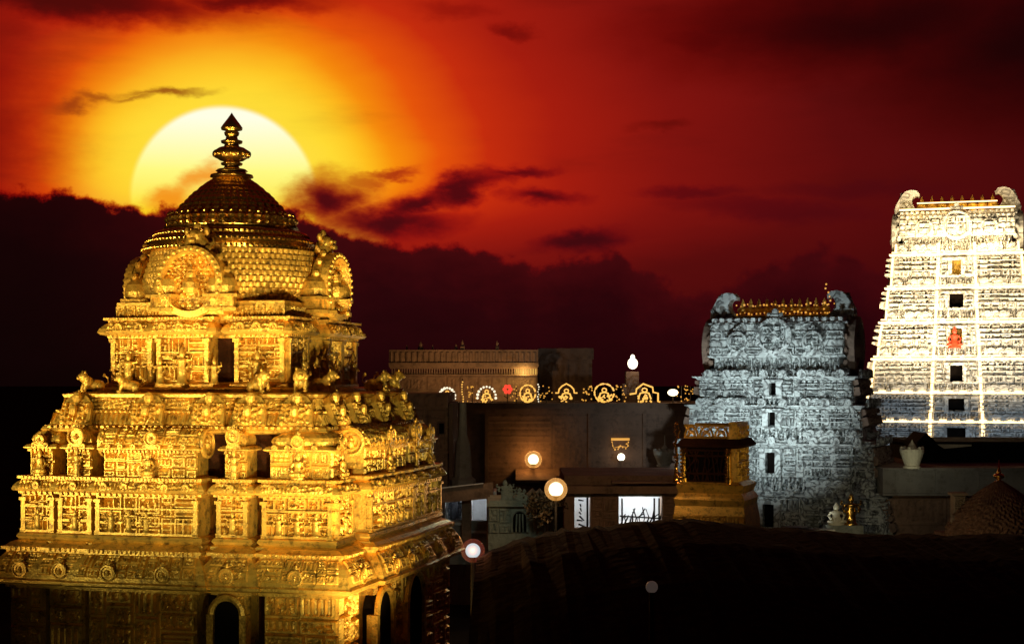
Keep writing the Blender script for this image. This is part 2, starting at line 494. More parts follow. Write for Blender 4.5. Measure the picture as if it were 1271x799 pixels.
# ------------------------------------------------------------------ materials
def mat(name, base, rough=0.6, metal=0.0, var=0.25, vscale=1.5, bump=0.3, bscale=14.0, dark=None, stain=0.35, emit=None, estr=0.0, trans=0.0, wave=False, spec=.5, line=0):
    m = bpy.data.materials.new(name); m.use_nodes = True
    t = m.node_tree; ns = t.nodes; ns.clear()
    out = ns.new('ShaderNodeOutputMaterial'); b = ns.new('ShaderNodeBsdfPrincipled')
    t.links.new(b.outputs[0], out.inputs[0])
    tcn = ns.new('ShaderNodeTexCoord')
    n1 = ns.new('ShaderNodeTexNoise'); n1.inputs['Scale'].default_value = vscale; n1.inputs['Detail'].default_value = 6
    t.links.new(tcn.outputs['Object'], n1.inputs['Vector'])
    hi = tuple(min(1, c * (1 + var)) for c in base) + (1,); lo = tuple(c * (1 - var) for c in base) + (1,)
    r1 = ns.new('ShaderNodeMix'); r1.data_type = 'RGBA'
    mr = ns.new('ShaderNodeMapRange'); mr.inputs[1].default_value = .3; mr.inputs[2].default_value = .7
    t.links.new(n1.outputs['Fac'], mr.inputs[0]); t.links.new(mr.outputs[0], r1.inputs[0])
    r1.inputs[6].default_value = lo; r1.inputs[7].default_value = hi
    c = r1.outputs[2]
    if dark is not None:
        n2 = ns.new('ShaderNodeTexNoise'); n2.inputs['Scale'].default_value = vscale * 3.6; n2.inputs['Detail'].default_value = 8; n2.inputs['Roughness'].default_value = .7
        t.links.new(tcn.outputs['Object'], n2.inputs['Vector'])
        m2 = ns.new('ShaderNodeMapRange'); m2.inputs[1].default_value = .5; m2.inputs[2].default_value = .72; m2.inputs[4].default_value = stain * 2
        t.links.new(n2.outputs['Fac'], m2.inputs[0])
        r2 = ns.new('ShaderNodeMix'); r2.data_type = 'RGBA'; r2.clamp_factor = True
        t.links.new(m2.outputs[0], r2.inputs[0]); t.links.new(c, r2.inputs[6]); r2.inputs[7].default_value = tuple(dark) + (1,)
        c = r2.outputs[2]
    if wave:
        n5 = ns.new('ShaderNodeTexNoise'); n5.inputs['Scale'].default_value = wave; n5.inputs['Detail'].default_value = 1
        t.links.new(tcn.outputs['Object'], n5.inputs['Vector'])
        m5 = ns.new('ShaderNodeMath'); m5.operation = 'MULTIPLY'; m5.inputs[1].default_value = 34
        t.links.new(n5.outputs['Fac'], m5.inputs[0])
        m6 = ns.new('ShaderNodeMath'); m6.operation = 'SINE'; t.links.new(m5.outputs[0], m6.inputs[0])
    if line:    # dark contrast lines along the wave troughs, not traced round any figure
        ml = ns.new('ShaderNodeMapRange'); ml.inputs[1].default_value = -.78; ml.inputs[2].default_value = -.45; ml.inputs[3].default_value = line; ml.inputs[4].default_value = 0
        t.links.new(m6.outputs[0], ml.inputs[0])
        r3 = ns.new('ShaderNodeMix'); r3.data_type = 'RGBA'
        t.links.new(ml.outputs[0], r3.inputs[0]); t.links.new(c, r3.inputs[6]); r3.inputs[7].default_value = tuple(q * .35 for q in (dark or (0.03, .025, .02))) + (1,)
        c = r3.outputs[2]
    t.links.new(c, b.inputs['Base Color'])
    b.inputs['Specular IOR Level'].default_value = spec; b.inputs['Roughness'].default_value = rough; b.inputs['Metallic'].default_value = metal
    if trans: b.inputs['Transmission Weight'].default_value = trans
    if emit is not None:
        b.inputs['Emission Color'].default_value = tuple(emit) + (1,); b.inputs['Emission Strength'].default_value = estr
    if bump:
        n3 = ns.new('ShaderNodeTexVoronoi'); n3.inputs['Scale'].default_value = bscale
        n4 = ns.new('ShaderNodeTexNoise'); n4.inputs['Scale'].default_value = bscale * 1.7; n4.inputs['Detail'].default_value = 4
        t.links.new(tcn.outputs['Object'], n3.inputs['Vector']); t.links.new(tcn.outputs['Object'], n4.inputs['Vector'])
        ad = ns.new('ShaderNodeMath'); ad.operation = 'ADD'
        t.links.new(n3.outputs['Distance'], ad.inputs[0]); t.links.new(n4.outputs['Fac'], ad.inputs[1])
        bp = ns.new('ShaderNodeBump'); bp.inputs['Strength'].default_value = bump; bp.inputs['Distance'].default_value = .05
        hgt = ad.outputs[0]
        if wave:
            m7 = ns.new('ShaderNodeMath'); m7.operation = 'MULTIPLY_ADD'; m7.inputs[1].default_value = .55
            t.links.new(m6.outputs[0], m7.inputs[0]); t.links.new(hgt, m7.inputs[2]); hgt = m7.outputs[0]
        t.links.new(hgt, bp.inputs['Height']); t.links.new(bp.outputs[0], b.inputs['Normal'])
    return m
GOLD = mat('gilded_copper', (0.80, 0.475, 0.08), .40, .5, .25, 1.3, .22, 16, (0.085, 0.034, 0.008), .52)
GOLDS = mat('polished_gilding', (0.78, 0.45, 0.09), .24, .97, .12, 2, .15, 8, (0.2, 0.08, 0.02), .2)
AGED_SHADE = mat('shaded_tarnished_copper', (0.035, 0.013, 0.006), .9, 0, .3, 2, .3, 10, spec=.05)  # tarnish darkened to hold the shade of the recesses; also pavilion trim
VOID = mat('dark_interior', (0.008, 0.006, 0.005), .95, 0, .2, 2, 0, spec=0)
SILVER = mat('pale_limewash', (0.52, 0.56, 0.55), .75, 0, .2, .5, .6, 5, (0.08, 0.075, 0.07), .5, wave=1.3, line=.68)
SILVERD = mat('brown_stone_flank', (0.22, 0.15, 0.11), .85, 0, .3, .5, .3, 5, (0.05, 0.03, 0.02), .5)  # darker and browner than the front, for side faces and the small dome
WHITE = mat('white_paint', (0.78, 0.78, 0.76), .6, 0, .08, .5, .2, 4, (0.4, 0.36, 0.32), .2)
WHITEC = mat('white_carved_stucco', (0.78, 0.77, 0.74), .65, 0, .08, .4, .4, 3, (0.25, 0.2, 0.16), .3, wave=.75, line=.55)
REDP = mat('vermilion_paint', (0.55, 0.06, 0.02), .5, 0, .2, 2, .2)
BROWN = mat('brown_plaster', (0.30, 0.19, 0.12), .85, 0, .25, .6, .3, 4, (0.08, 0.05, 0.03), .4)
BROWND = mat('dark_brown_plaster', (0.16, 0.10, 0.07), .9, 0, .3, .5, .3, 4, (0.04, 0.025, 0.02), .4)
GREY = mat('grey_render', (0.30, 0.29, 0.25), .85, 0, .2, .6, .3, 4, (0.1, 0.08, 0.06), .35)
STONE = mat('greenish_granite', (0.27, 0.28, 0.22), .8, 0, .25, 1.2, .4, 6, (0.07, 0.07, 0.05), .4)
CREAM = mat('cream_stone', (0.62, 0.57, 0.40), .7, 0, .12, 1.5, .25, 6, (0.3, 0.24, 0.15), .25)
ROOF = mat('black_tar_roof', (0.008, 0.007, 0.0065), .9, 0, .4, .5, .5, 3, spec=.05)
IRON = mat('dark_iron', (0.03, 0.028, 0.026), .5, .6, .2, 3, .1)
LEAF = mat('reddish_leaf', (0.10, 0.06, 0.025), .6, 0, .5, 3, 0)
BARK = mat('bark', (0.07, 0.045, 0.03), .9, 0, .3, 4, .4)
GROUND = mat('granite_paving', (0.025, 0.021, 0.018), .9, 0, .3, .2, .4, 2, spec=.0)
def glowm(name, c, s): return mat(name, (.12, .12, .12), .4, 0, 0, 1, 0, emit=c, estr=s)
E_WARM = glowm('warm_lamp_glass', (1.0, .8, .46), 5)
E_HOT = glowm('white_lamp_glass', (1.0, .84, .58), 4)
E_BULB = glowm('yellow_bulb', (1.0, .50, .09), 1.25)
E_BULBW = glowm('white_bulb', (1.0, .86, .6), 1.25)
AMBER_HALO = glowm('amber_halo', (1.0, .42, .07), .62)  # see-through glowing shell that stands in for a warm lamp's halo
AMBER_HALO.node_tree.nodes['Principled BSDF'].inputs['Alpha'].default_value = .5
E_BULBD = glowm('amber_bulb', (1.0, .45, .06), .8)
E_RED = glowm('red_bulb', (1.0, .06, .03), 1.2)
E_COOL = glowm('cool_tube', (.72, .86, 1.0), 3)
E_PALE = glowm('pale_blue_lamp_glass', (.66, .84, .9), .95)
RED_HALO = glowm('red_halo', (1.0, .10, .03), .2)  # same kind of shell, red halo of the pale lamp
RED_HALO.node_tree.nodes['Principled BSDF'].inputs['Alpha'].default_value = .22
E_DIM = glowm('dim_lamp_glass', (.42, .30, .25), .09)
REDD = glowm('dull_red_halo', (1.0, .10, .03), .03)
REDD.node_tree.nodes['Principled BSDF'].inputs['Alpha'].default_value = .4
E_ROPE = glowm('rope_light', (1.0, .66, .28), 3.4)

# ------------------------------------------------------------------ shared ornament shapes
def horseshoe(w, h, n=22):
    """outline of a kudu arch, base centre at 0,0"""
    r_ = w * .5; cy = h - r_ * 1.02
    p = [(-w * .5, 0), (w * .5, 0), (w * .47, h * .10), (w * .36, h * .14)]
    a0 = math.asin(max(-1, min(1, (h * .14 - cy) / r_))) if abs((h * .14 - cy) / r_) < .8 else -.8
    for i in range(n + 1):
        a = a0 + (math.pi - 2 * a0) * i / n
        p.append((r_ * math.cos(a), cy + r_ * math.sin(a)))
    p += [(-w * .36, h * .14), (-w * .47, h * .10)]
    return p, cy, r_
def kudu(mb, o, u, nrm, w, h, d, crest=True, boss=True):
    """horseshoe gable: plate, raised rim, inner boss; o base centre, u right, nrm outward"""
    p, cy, r_ = horseshoe(w, h)
    o = np.array(o, float); u = np.array(u, float); nrm = np.array(nrm, float); v = np.array((0, 0, 1.0))
    mb.prism(p, o, u, v, nrm, d)
    n = 24
    rad = [(1.02, d + .02), (1.02, d + .12 * w), (.84, d + .14 * w), (.80, d + .02), (.66, d + .02), (.64, d + .08 * w), (.5, d + .08 * w), (.46, d + .01)]
    c = o + v * cy
    V = []
    for rr, dd in rad:
        for i in range(n):
            a = 2 * math.pi * i / n
            V.append(c + u * (math.cos(a) * rr * r_) + v * (math.sin(a) * rr * r_) + nrm * dd)
    q = [(k * n + i, k * n + (i + 1) % n, (k + 1) * n + (i + 1) % n, (k + 1) * n + i) for k in range(len(rad) - 1) for i in range(n)]
    if not boss: V = V[:4 * n]; q = q[:3 * n]
    mb.add(V, q)
    cb = c + nrm * (d + .06 * w)
    mb.ball(cb - v * r_ * .1, (.26 * r_,) * 3, 8, 5); mb.ball(cb + v * r_ * .2, (.16 * r_,) * 3, 8, 5)
    if not boss:
        for i in range(22):
            t_ = -.55 + (math.pi + 1.1) * i / 21
            mb.ball(c + u * (math.cos(t_) * .93 * r_) + v * (math.sin(t_) * .93 * r_) + nrm * (d + .13 * w), (.062 * r_,) * 3, 6, 4)
    for i in range(11):   # rim knobs
        a = -.5 + (math.pi + 1.0) * i / 10
        k = c + u * (math.cos(a) * 1.04 * r_) + v * (math.sin(a) * 1.04 * r_) + nrm * (d * .6)
        mb.ball(k, (.11 * r_,) * 3, 6, 4)
    if crest:
        t = o + v * h + nrm * (d * .6)
        mb.ball(t + v * .06 * w, (.17 * w, .12 * w, .13 * w), 8, 5)
        mb.ball(t + v * .17 * w, (.1 * w, .09 * w, .12 * w), 8, 5)
        for s_ in (-1, 1):
            mb.ball(t + u * s_ * .17 * w + v * .10 * w, (.07 * w,) * 3, 6, 4)
def pot_finial(mb, x, y, z, s, n=12):
    mb.lathe([(.30 * s, z), (.34 * s, z + .06 * s), (.16 * s, z + .12 * s), (.14 * s, z + .2 * s), (.36 * s, z + .34 * s), (.4 * s, z + .46 * s), (.3 * s, z + .58 * s),
              (.13 * s, z + .66 * s), (.2 * s, z + .72 * s), (.1 * s, z + .8 * s), (.12 * s, z + .9 * s), (.0, z + 1.2 * s)], n, x, y)
def statue_mesh(mb, s=1.0, pose=0):
    """small carved standing or seated deity, about 1 high"""
    if pose == 0:
        mb.lathe([(.2, 0), (.2, .06), (.15, .08), (.14, .3), (.17, .45), (.12, .55), (.17, .66), (.16, .72), (.06, .75), (.055, .78), (.09, .82), (.095, .87), (.08, .92), (.07, .95), (.05, 1.02), (.0, 1.08)], 10, 0, 0, 1, .75)
        for q in (-1, 1):
            mb.tube([(q * .16, 0, .7), (q * .25, -.03, .55), (q * .2, -.13, .45)], .045, 6)
            mb.tube([(q * .15, 0, .68), (q * .3, 0, .7), (q * .29, -.02, .85)], .04, 6)
    else:
        mb.lathe([(.3, 0), (.32, .06), (.26, .1), (.28, .2), (.18, .3), (.14, .42), (.19, .54), (.18, .6), (.07, .64), (.07, .67), (.11, .72), (.115, .78), (.1, .84), (.07, .9), (.0, 1.0)], 10, 0, 0, 1, .8)
        for q in (-1, 1):
            mb.ball((q * .22, -.12, .17), (.15, .14, .08), 8, 5)
            mb.tube([(q * .18, 0, .56), (q * .3, -.03, .4), (q * .2, -.18, .27)], .05, 6)
def lion_mesh(mb):
    """crouching temple lion facing -Y, ~1 long, .75 high"""
    mb.box(-.22, .22, -.5, .5, 0, .06)
    mb.ball((0, .12, .32), (.19, .38, .2), 12, 7)
    mb.ball((0, -.18, .40), (.2, .22, .25), 12, 7)
    mb.ball((0, -.34, .60), (.21, .17, .21), 12, 7)
    mb.ball((0, -.43, .62), (.13, .13, .13), 10, 6)
    mb.ball((0, -.53, .57), (.085, .09, .07), 8, 5)
    for q in (-1, 1):
        mb.ball((q * .13, -.33, .79), (.05, .04, .06), 6, 4)
        mb.ball((q * .16, -.27, .52), (.1, .12, .15), 8, 5)
        mb.tube([(q * .13, -.26, .36), (q * .15, -.34, .2), (q * .15, -.36, .08)], .085, 8, .06)
        mb.ball((q * .15, -.42, .09), (.07, .1, .05), 8, 4)
        mb.ball((q * .17, .26, .24), (.1, .18, .18), 8, 5)
        mb.tube([(q * .18, .22, .2), (q * .18, .4, .14), (q * .18, .33, .08)], .07, 6, .05)
        mb.ball((q * .18, .22, .09), (.07, .12, .05), 8, 4)
    mb.tube([(0, .48, .3), (.05, .6, .4), (.03, .58, .58), (-.02, .48, .66)], .04, 6)
    mb.ball((-.02, .46, .68), (.06, .06, .08), 6, 4)
def dentils(mb, x0, x1, y, z0, z1, d, step, duty=.55):
    n = max(1, int((x1 - x0) / step))
    s_ = (x1 - x0) / n
    for i in range(n):
        c = x0 + (i + .5) * s_
        mb.box(c - s_ * duty / 2, c + s_ * duty / 2, y - d, y + .01, z0, z1)
def beads(mb, x0, x1, y, z, r_, step):
    n = max(1, int((x1 - x0) / step))
    for i in range(n):
        mb.ball((x0 + (i + .5) * (x1 - x0) / n, y, z), r_, 6, 4)
def square(a, b=None):
    b = a if b is None else b
    return [(-a, -b), (a, -b), (a, b), (-a, b)]
def bay_plan(a, faces, rec):
    pl = []
    for k in range(4):
        c, n = [(1, 0), (0, 1), (-1, 0), (0, -1)][k]
        T = lambda x, y: (c * x - n * y, n * x + c * y)
        bays = faces[k]
        for i, (x0, x1, d) in enumerate(bays):
            first, last = i == 0, i == len(bays) - 1
            if first:
                pl += [T(-a, -a), T(x1, -a), T(x1, -(a - rec))]
            elif last:
                pl += [T(x0, -(a - rec)), T(x0, -a)]
            else:
                pl += [T(x0, -(a - rec)), T(x0, -(a + d)), T(x1, -(a + d)), T(x1, -(a - rec))]
    return pl

# ================================================================== GROUND
g = MB(); g.box(-3000, 3000, -400, 4500, -.5, 0)
g_o = g.build('ground', GROUND); g_o['kind'] = 'structure'

# ================================================================== GOLDEN TOWER (vimana)
PI = math.pi
def rot(k): return k * PI / 2
FF = [(0, .11, 0), (.13, .24, .07), (.26, .59, .17), (.645, .742, .07), (.784, 1, 0)]
FR = [(0, .13, 0), (.23, .64, .15), (.68, .79, .07), (.82, 1, 0)]
def faces_of(a, shrink=0.0):
    return [[(a * (-1 + 2 * t0), a * (-1 + 2 * t1), d) for t0, t1, d in (FF, FR, FF, FF)[k]] for k in range(4)]
def bay_panels(mb, a, faces, rec, z0, z1, cell, amp, seed, size=.7, lam=.17, hfs=None):
    for k in range(4):
        mb.place(0, 0, 0, rot(k))
        ce = cell if k < 2 else cell * 3
        for i, (x0, x1, d) in enumerate(faces[k]):
            hf = mosaic(seed + 13 * k + i, size, lam) if hfs is None else hfs(k, i)
            mb.panel((x0, -(a + d) - .004, z0), (1, 0, 0), (0, 0, 1), (0, -1, 0), x1 - x0, z1 - z0, ce, amp, hf)
    mb.place()
vim = thing('golden_shrine_tower', 'huge gilded temple tower with round dome and pot finial, floodlit gold against the setting sun', 'temple tower', (VX, VY, 0), R(-14.5))

# lower storey, half lost in the dark
a = 4.62
fc_ = faces_of(a)
mb = MB()
mb.sweep(bay_plan(a, fc_, .55), [(.25, 0), (.25, .6), (.1, .75), (.1, 1.1), (0, 1.2), (0, 4.75)])
bay_panels(mb, a, fc_, .55, 1.3, 4.7, .045, .12, 100, .9, .2)
mb.build('lower_wall', GOLD, vim)
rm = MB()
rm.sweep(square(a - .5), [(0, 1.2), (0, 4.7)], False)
rm.build('recess', AGED_SHADE, vim)
# dark niches of the right hand face and the front
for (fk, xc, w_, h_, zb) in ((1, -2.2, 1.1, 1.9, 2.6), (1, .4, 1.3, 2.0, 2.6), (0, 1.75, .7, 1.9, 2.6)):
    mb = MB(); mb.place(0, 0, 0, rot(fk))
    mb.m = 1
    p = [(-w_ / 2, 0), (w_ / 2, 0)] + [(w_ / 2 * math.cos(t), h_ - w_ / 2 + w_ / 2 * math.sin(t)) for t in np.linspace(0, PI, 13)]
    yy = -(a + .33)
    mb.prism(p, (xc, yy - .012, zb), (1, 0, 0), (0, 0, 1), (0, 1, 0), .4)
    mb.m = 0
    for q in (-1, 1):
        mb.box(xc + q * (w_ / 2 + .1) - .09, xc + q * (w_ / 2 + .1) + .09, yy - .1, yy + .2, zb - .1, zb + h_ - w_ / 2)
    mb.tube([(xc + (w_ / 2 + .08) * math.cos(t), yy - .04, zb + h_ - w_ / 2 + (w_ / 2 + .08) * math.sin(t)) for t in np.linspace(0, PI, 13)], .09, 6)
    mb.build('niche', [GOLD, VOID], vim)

# heavy rounded cornice
mb = MB()
pl = bay_plan(4.62, faces_of(4.62), .22)
mb.sweep(pl, [(-.1, 4.55), (.12, 4.62), (.12, 4.7), (.42, 4.74), (.5, 4.79), (.5, 4.86), (.44, 4.9), (.42, 5.0), (.36, 5.18), (.26, 5.36), (.14, 5.5), (.1, 5.54), (.1, 5.6), (.2, 5.62), (.2, 5.7), (.12, 5.72), (.02, 5.8), (-.1, 5.84)])
for k in range(4):
    mb.place(0, 0, 0, rot(k))
    for x0, x1, d in faces_of(4.62)[k]:
        y = -(4.62 + d)
        w_ = x1 - x0
        n_ = max(1, int(w_ / 1.1))
        for i in range(n_):
            kudu(mb, (x0 + (i + .5) * w_ / n_, y - .30, 4.88), (1, 0, 0), (0, -1, 0), .42, .46, .12)
        dentils(mb, x0, x1, y, 5.6, 5.69, .24, .13)
        mb.cpanel(x0, x1, y, [(.42, 5.0), (.36, 5.18), (.26, 5.36), (.14, 5.5), (.1, 5.54)], .028 if k < 2 else .09, .055, mosaic(640 + int(x0 * 7) + k, .42, .12), .35)
        mb.cpanel(x0, x1, y, [(.2, 5.62), (.2, 5.7)], .03 if k < 2 else .1, .05, bars(.1))
mb.place()
mb.build('lower_cornice', GOLD, vim)

# main storey walls
a = 4.40
fm = faces_of(a)
pm = bay_plan(a, fm, .85)
mb = MB()
mb.sweep(pm, [(.16, 5.7), (.16, 5.82), (.08, 5.86), (.14, 5.94), (.1, 6.02), (.02, 6.05), (0, 6.06), (0, 7.2)])
bay_panels(mb, a, fm, .5, 6.06, 7.08, .028, .12, 200, .55, .15)
for k in range(2):
    mb.place(0, 0, 0, rot(k))
    for x0, x1, d in fm[k]:
        y = -(a + d)
        for xx in (x0 + .06, x1 - .06):
            mb.box(xx - .06, xx + .06, y - .13, y + .02, 6.05, 6.9)
            mb.box(xx - .1, xx + .1, y - .17, y + .02, 6.9, 6.98)
            mb.box(xx - .08, xx + .08, y - .15, y + .02, 6.05, 6.15)
        for zq in (6.36, 6.72): mb.box(x0 - .02, x1 + .02, y - .12, y + .02, zq, zq + .045)
        mb.box(x0 - .02, x1 + .02, y - .15, y + .02, 6.06, 6.12)
mb.place()
mb.build('main_wall', GOLD, vim)
mb = MB(); mb.sweep(square(a - .82), [(0, 5.72), (0, 7.3)], False); mb.build('recess', AGED_SHADE, vim)
mb = MB()
mb.sweep(pm, [(-.05, 7.04), (.1, 7.08), (.1, 7.13), (.2, 7.16), (.23, 7.2), (.2, 7.28), (.12, 7.38), (.05, 7.42), (.05, 7.46), (.12, 7.47), (.12, 7.54), (-.1, 7.56)])
for k in range(4):
    mb.place(0, 0, 0, rot(k))
    for x0, x1, d in fm[k]:
        y = -(a + d)
        dentils(mb, x0, x1, y - .1, 7.05, 7.13, .05, .16, .5)
        w_ = x1 - x0; n_ = max(1, int(w_ / .55))
        for i in range(n_): kudu(mb, (x0 + (i + .5) * w_ / n_, y - .15, 7.19), (1, 0, 0), (0, -1, 0), .2, .22, .07, False)
        dentils(mb, x0, x1, y, 7.47, 7.53, .15, .1, .5)
        mb.cpanel(x0, x1, y, [(.23, 7.2), (.2, 7.28), (.12, 7.38), (.05, 7.42)], .026 if k < 2 else .09, .045, mazef(.11, 70 + k, .7), .2)
mb.place()
mb.build('main_cornice', GOLD, vim)

# row of miniature shrines on the main cornice
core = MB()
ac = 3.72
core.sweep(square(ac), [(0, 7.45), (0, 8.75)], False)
core.build('recess', AGED_SHADE, vim)
def shrine_front(mb, x0, x1, y, z0, z1, seed, depth, k):
    mb.box(x0, x1, y, y + depth, z0, z1)
    ce = .028 if k < 2 else .08
    mb.panel((x0, y - .004, z0), (1, 0, 0), (0, 0, 1), (0, -1, 0), x1 - x0, z1 - z0, ce, .07, mosaic(seed, .45, .14))
sd = 300
for k in range(4):
    T = rot(k)
    fl = fm[k]
    for i, (x0, x1, d) in enumerate(fl):
        mb = MB(); mb.place(0, 0, 0, T)
        sd += 1
        corner = i in (0, len(fl) - 1)
        big = (x1 - x0) > 2.0 and not corner
        y = -(a + d) + .14
        xa, xb = x0 + (.12 if i else .14), x1 - (.12 if i < len(fl) - 1 else .14)
        w_ = xb - xa; xc = (xa + xb) / 2
        dep = .62
        shrine_front(mb, xa, xb, y, 7.54, 8.26, sd, dep, k)
        # eave
        e_ = [(xa - .08, y - .1), (xb + .08, y - .1), (xb + .08, y + dep), (xa - .08, y + dep)]
        mb.sweep(e_, [(-.04, 8.24), (.05, 8.27), (.06, 8.3), (0, 8.36), (-.06, 8.38)])
        dentils(mb, xa, xb, y - .08, 8.18, 8.25, .05, .11)
        for q in np.arange(xa + .18, xb - .1, .36): kudu(mb, (q, y - .12, 8.27), (1, 0, 0), (0, -1, 0), .15, .15, .05, False)
        if big:      # barrel roof
            n_ = 12
            prof = [(math.cos(t) * .42 - .0, math.sin(t) * .4) for t in np.linspace(0, PI, n_)]
            prof = [(p[0] * (1.06 if p[1] < .25 else 1), p[1]) for p in prof]
            mb.prism(prof, (xa, y + .34, 8.38), (0, 1, 0), (0, 0, 1), (1, 0, 0), w_)
            mb.cpanel(xa, xb, y + .34, [(.445, 8.38), (.43, 8.48), (.36, 8.58), (.24, 8.7), (.1, 8.77)], .027 if k < 2 else .09, .07, mosaic(sd + 900, .42, .12))
            kudu(mb, (xc + .1, y - .1, 8.3), (1, 0, 0), (0, -1, 0), .36, .44, .1, True, False)
            for q in (-1, 1):
                kudu(mb, (xc + q * w_ * .5, y + .3, 8.36), (0, q, 0), (q, 0, 0), .76, .46, .08, False)
            for q in np.linspace(xa + .3, xb - .3, 5): pot_finial(mb, q, y + .34, 8.76, .12, 8)
        elif corner:   # square domed shrine
            prof = [(.52, 8.36), (.57, 8.42), (.6, 8.5), (.56, 8.6), (.42, 8.7), (.2, 8.78), (.08, 8.8)]
            if w_ > 1.3:
                mb.lathe([(r_ / .6 * min(w_ * .47, .88), z) for r_, z in prof], 32, xc, y + .42, 1, .62, PI / 32, 6, 24, .1)
                kudu(mb, (xc, y - .08, 8.32), (1, 0, 0), (0, -1, 0), .34, .36, .12, True, False)
            else:
                mb.lathe([(r_ / .6 * w_ * .5, z) for r_, z in prof], 24, xc, y + .36, 1, .9, PI / 24, 5, 16, .1)
                kudu(mb, (xc, y - .06, 8.32), (1, 0, 0), (0, -1, 0), .3, .32, .12)
            pot_finial(mb, xc, y + .4, 8.78, .2, 8)
        else:          # narrow shrine with a tall horseshoe front
            mb.prism(horseshoe(w_ * .92, .46)[0], (xc, y, 8.34), (1, 0, 0), (0, 0, 1), (0, 1, 0), dep)
            kudu(mb, (xc, y - .06, 8.32), (1, 0, 0), (0, -1, 0), w_ * .66, .52, .12, True, False)
        mb.X = mb.X @ np.array([[.62, 0, 0, xc], [0, .5, 0, y - .16], [0, 0, .74, 7.55], [0, 0, 0, 1.0]])
        statue_mesh(mb, 1, 1 if big or corner else 0)
        mb.build('barrel_shrine' if big else 'corner_shrine' if corner else 'arched_shrine', GOLD, vim)

# sloping frieze band above the shrines
mb = MB()
A0, A1, Z0, Z1 = 3.98, 3.62, 8.70, 9.62
mb.sweep(square(A0 - .06), [(-.1, 8.66), (.12, 8.7), (.16, 8.76), (.12, 8.84), (.03, 8.88), (0, 8.9), (-.17, 9.2), (-.13, 9.22), (-.13, 9.27), (-.22, 9.29), (-.36, 9.6), (-.26, 9.62), (-.24, 9.7), (-.45, 9.74)])
for k in range(4):
    mb.place(0, 0, 0, rot(k)); ce = .03 if k < 2 else .09
    S = math.hypot(.17, .3)
    mb.panel((-3.9, -3.925, 8.9), (1, 0, 0), (0, .17 / S, .3 / S), (0, -.87, .49), 7.8, S, ce, .06, bars(.15))
    S2 = math.hypot(.14, .31)
    mb.panel((-3.68, -3.705, 9.29), (1, 0, 0), (0, .14 / S2, .31 / S2), (0, -.9, .41), 7.36, S2, ce, .06, (lambda sd_: (lambda u, v, w, h: np.maximum(bars(.12)(u, v, w, h) * (v / h > .45), maze(u, v, .13, sd_))))(40 + k))
    dentils(mb, -3.9, 3.9, -3.98, 8.80, 8.87, .12, .17)
    beads(mb, -3.75, 3.75, -3.84, 9.245, .045, .14)
mb.place()
mb.build('frieze', GOLD, vim)
pmb = MB()
pmb.prism([(-.5, 0), (.5, 0), (.46, .3), (.4, .62), (.24, .8), (0, .9), (-.24, .8), (-.4, .62), (-.46, .3)], (0, 0, 0), (1, 0, 0), (0, .42, .9), (0, -.9, .42), .16)
pmb.panel((-.42, -.16, .05), (1, 0, 0), (0, .42, .9), (0, -.9, .42), .84, .62, .03, .08, mazef(.14, 9, .3))
pmb.ball((0, .1, .75), (.14, .12, .16), 8, 5); pmb.ball((0, -.1, .42), (.12, .1, .16), 8, 5)
plate = None
for k in range(4):
    c, n = math.cos(rot(k)), math.sin(rot(k))
    for xq in (-3.1, -1.0, .75, 1.9, 3.2) if k == 0 else (-3.0, -1.4, .6, 2.6):
        loc = (c * xq + n * 4.0, n * xq - c * 4.0, 8.86)
        if plate is None:
            plate = pmb.build('carved_plaque', GOLD, vim, loc=loc, rz=rot(k))
        else: inst(plate, vim, loc, rot(k))

# lions on the ledge
lb = MB(); lion_mesh(lb)
lion = None
for (x, y, rz, s) in ((-3.05, -3.2, R(-40), .9), (1.85, -3.25, R(60), .95), (3.0, -3.15, R(20), 1.0), (3.2, -2.1, R(90), .95),
                      (3.3, 1.9, R(90), .95), (3.3, 3.05, R(120), 1.0), (-1.9, -3.3, R(-60), .8)):
    if lion is None: lion = lb.build('lion_statue', GOLD, vim, True, (x, y, 9.72), rz); s *= .8; lion.scale = (s, s, s)
    else: inst(lion, vim, (x, y, 9.72), rz, (s * .8, s * .8, s * .82))

# upper storey
a = 2.55
FU = [(0, .24, 0), (.28, .58, .1), (.72, 1, 0)]
FUR = [(0, .26, 0), (.50, .72, .08), (.76, 1, 0)]
fu = [[(a * (-1 + 2 * t0), a * (-1 + 2 * t1), d) for t0, t1, d in (FU, FUR, FU, FU)[k]] for k in range(4)]
pu = bay_plan(a, fu, .4)
mb = MB()
mb.sweep(square(2.95), [(0, 9.7), (0, 9.84), (-.1, 9.88)])
mb.sweep(pu, [(.14, 9.86), (.14, 9.96), (.05, 10.0), (0, 10.04), (0, 11.35)])
bay_panels(mb, a, fu, .4, 10.04, 11.25, .026, .12, 420, .55, .15)
for k in range(2):
    mb.place(0, 0, 0, rot(k))
    for x0, x1, d in fu[k]:
        y = -(a + d)
        for xx in (x0 + .06, x1 - .06):
            mb.box(xx - .06, xx + .06, y - .14, y + .02, 10.02, 11.1); mb.box(xx - .1, xx + .1, y - .18, y + .02, 11.1, 11.2)
        for zq in (10.42, 10.8): mb.box(x0 - .02, x1 + .02, y - .12, y + .02, zq, zq + .045)
mb.place()
mb.build('upper_wall', GOLD, vim)
mb = MB(); mb.sweep(square(a - .37), [(0, 9.84), (0, 11.4)], False); mb.build('recess', AGED_SHADE, vim)
stb = MB(); statue_mesh(stb); st0 = None
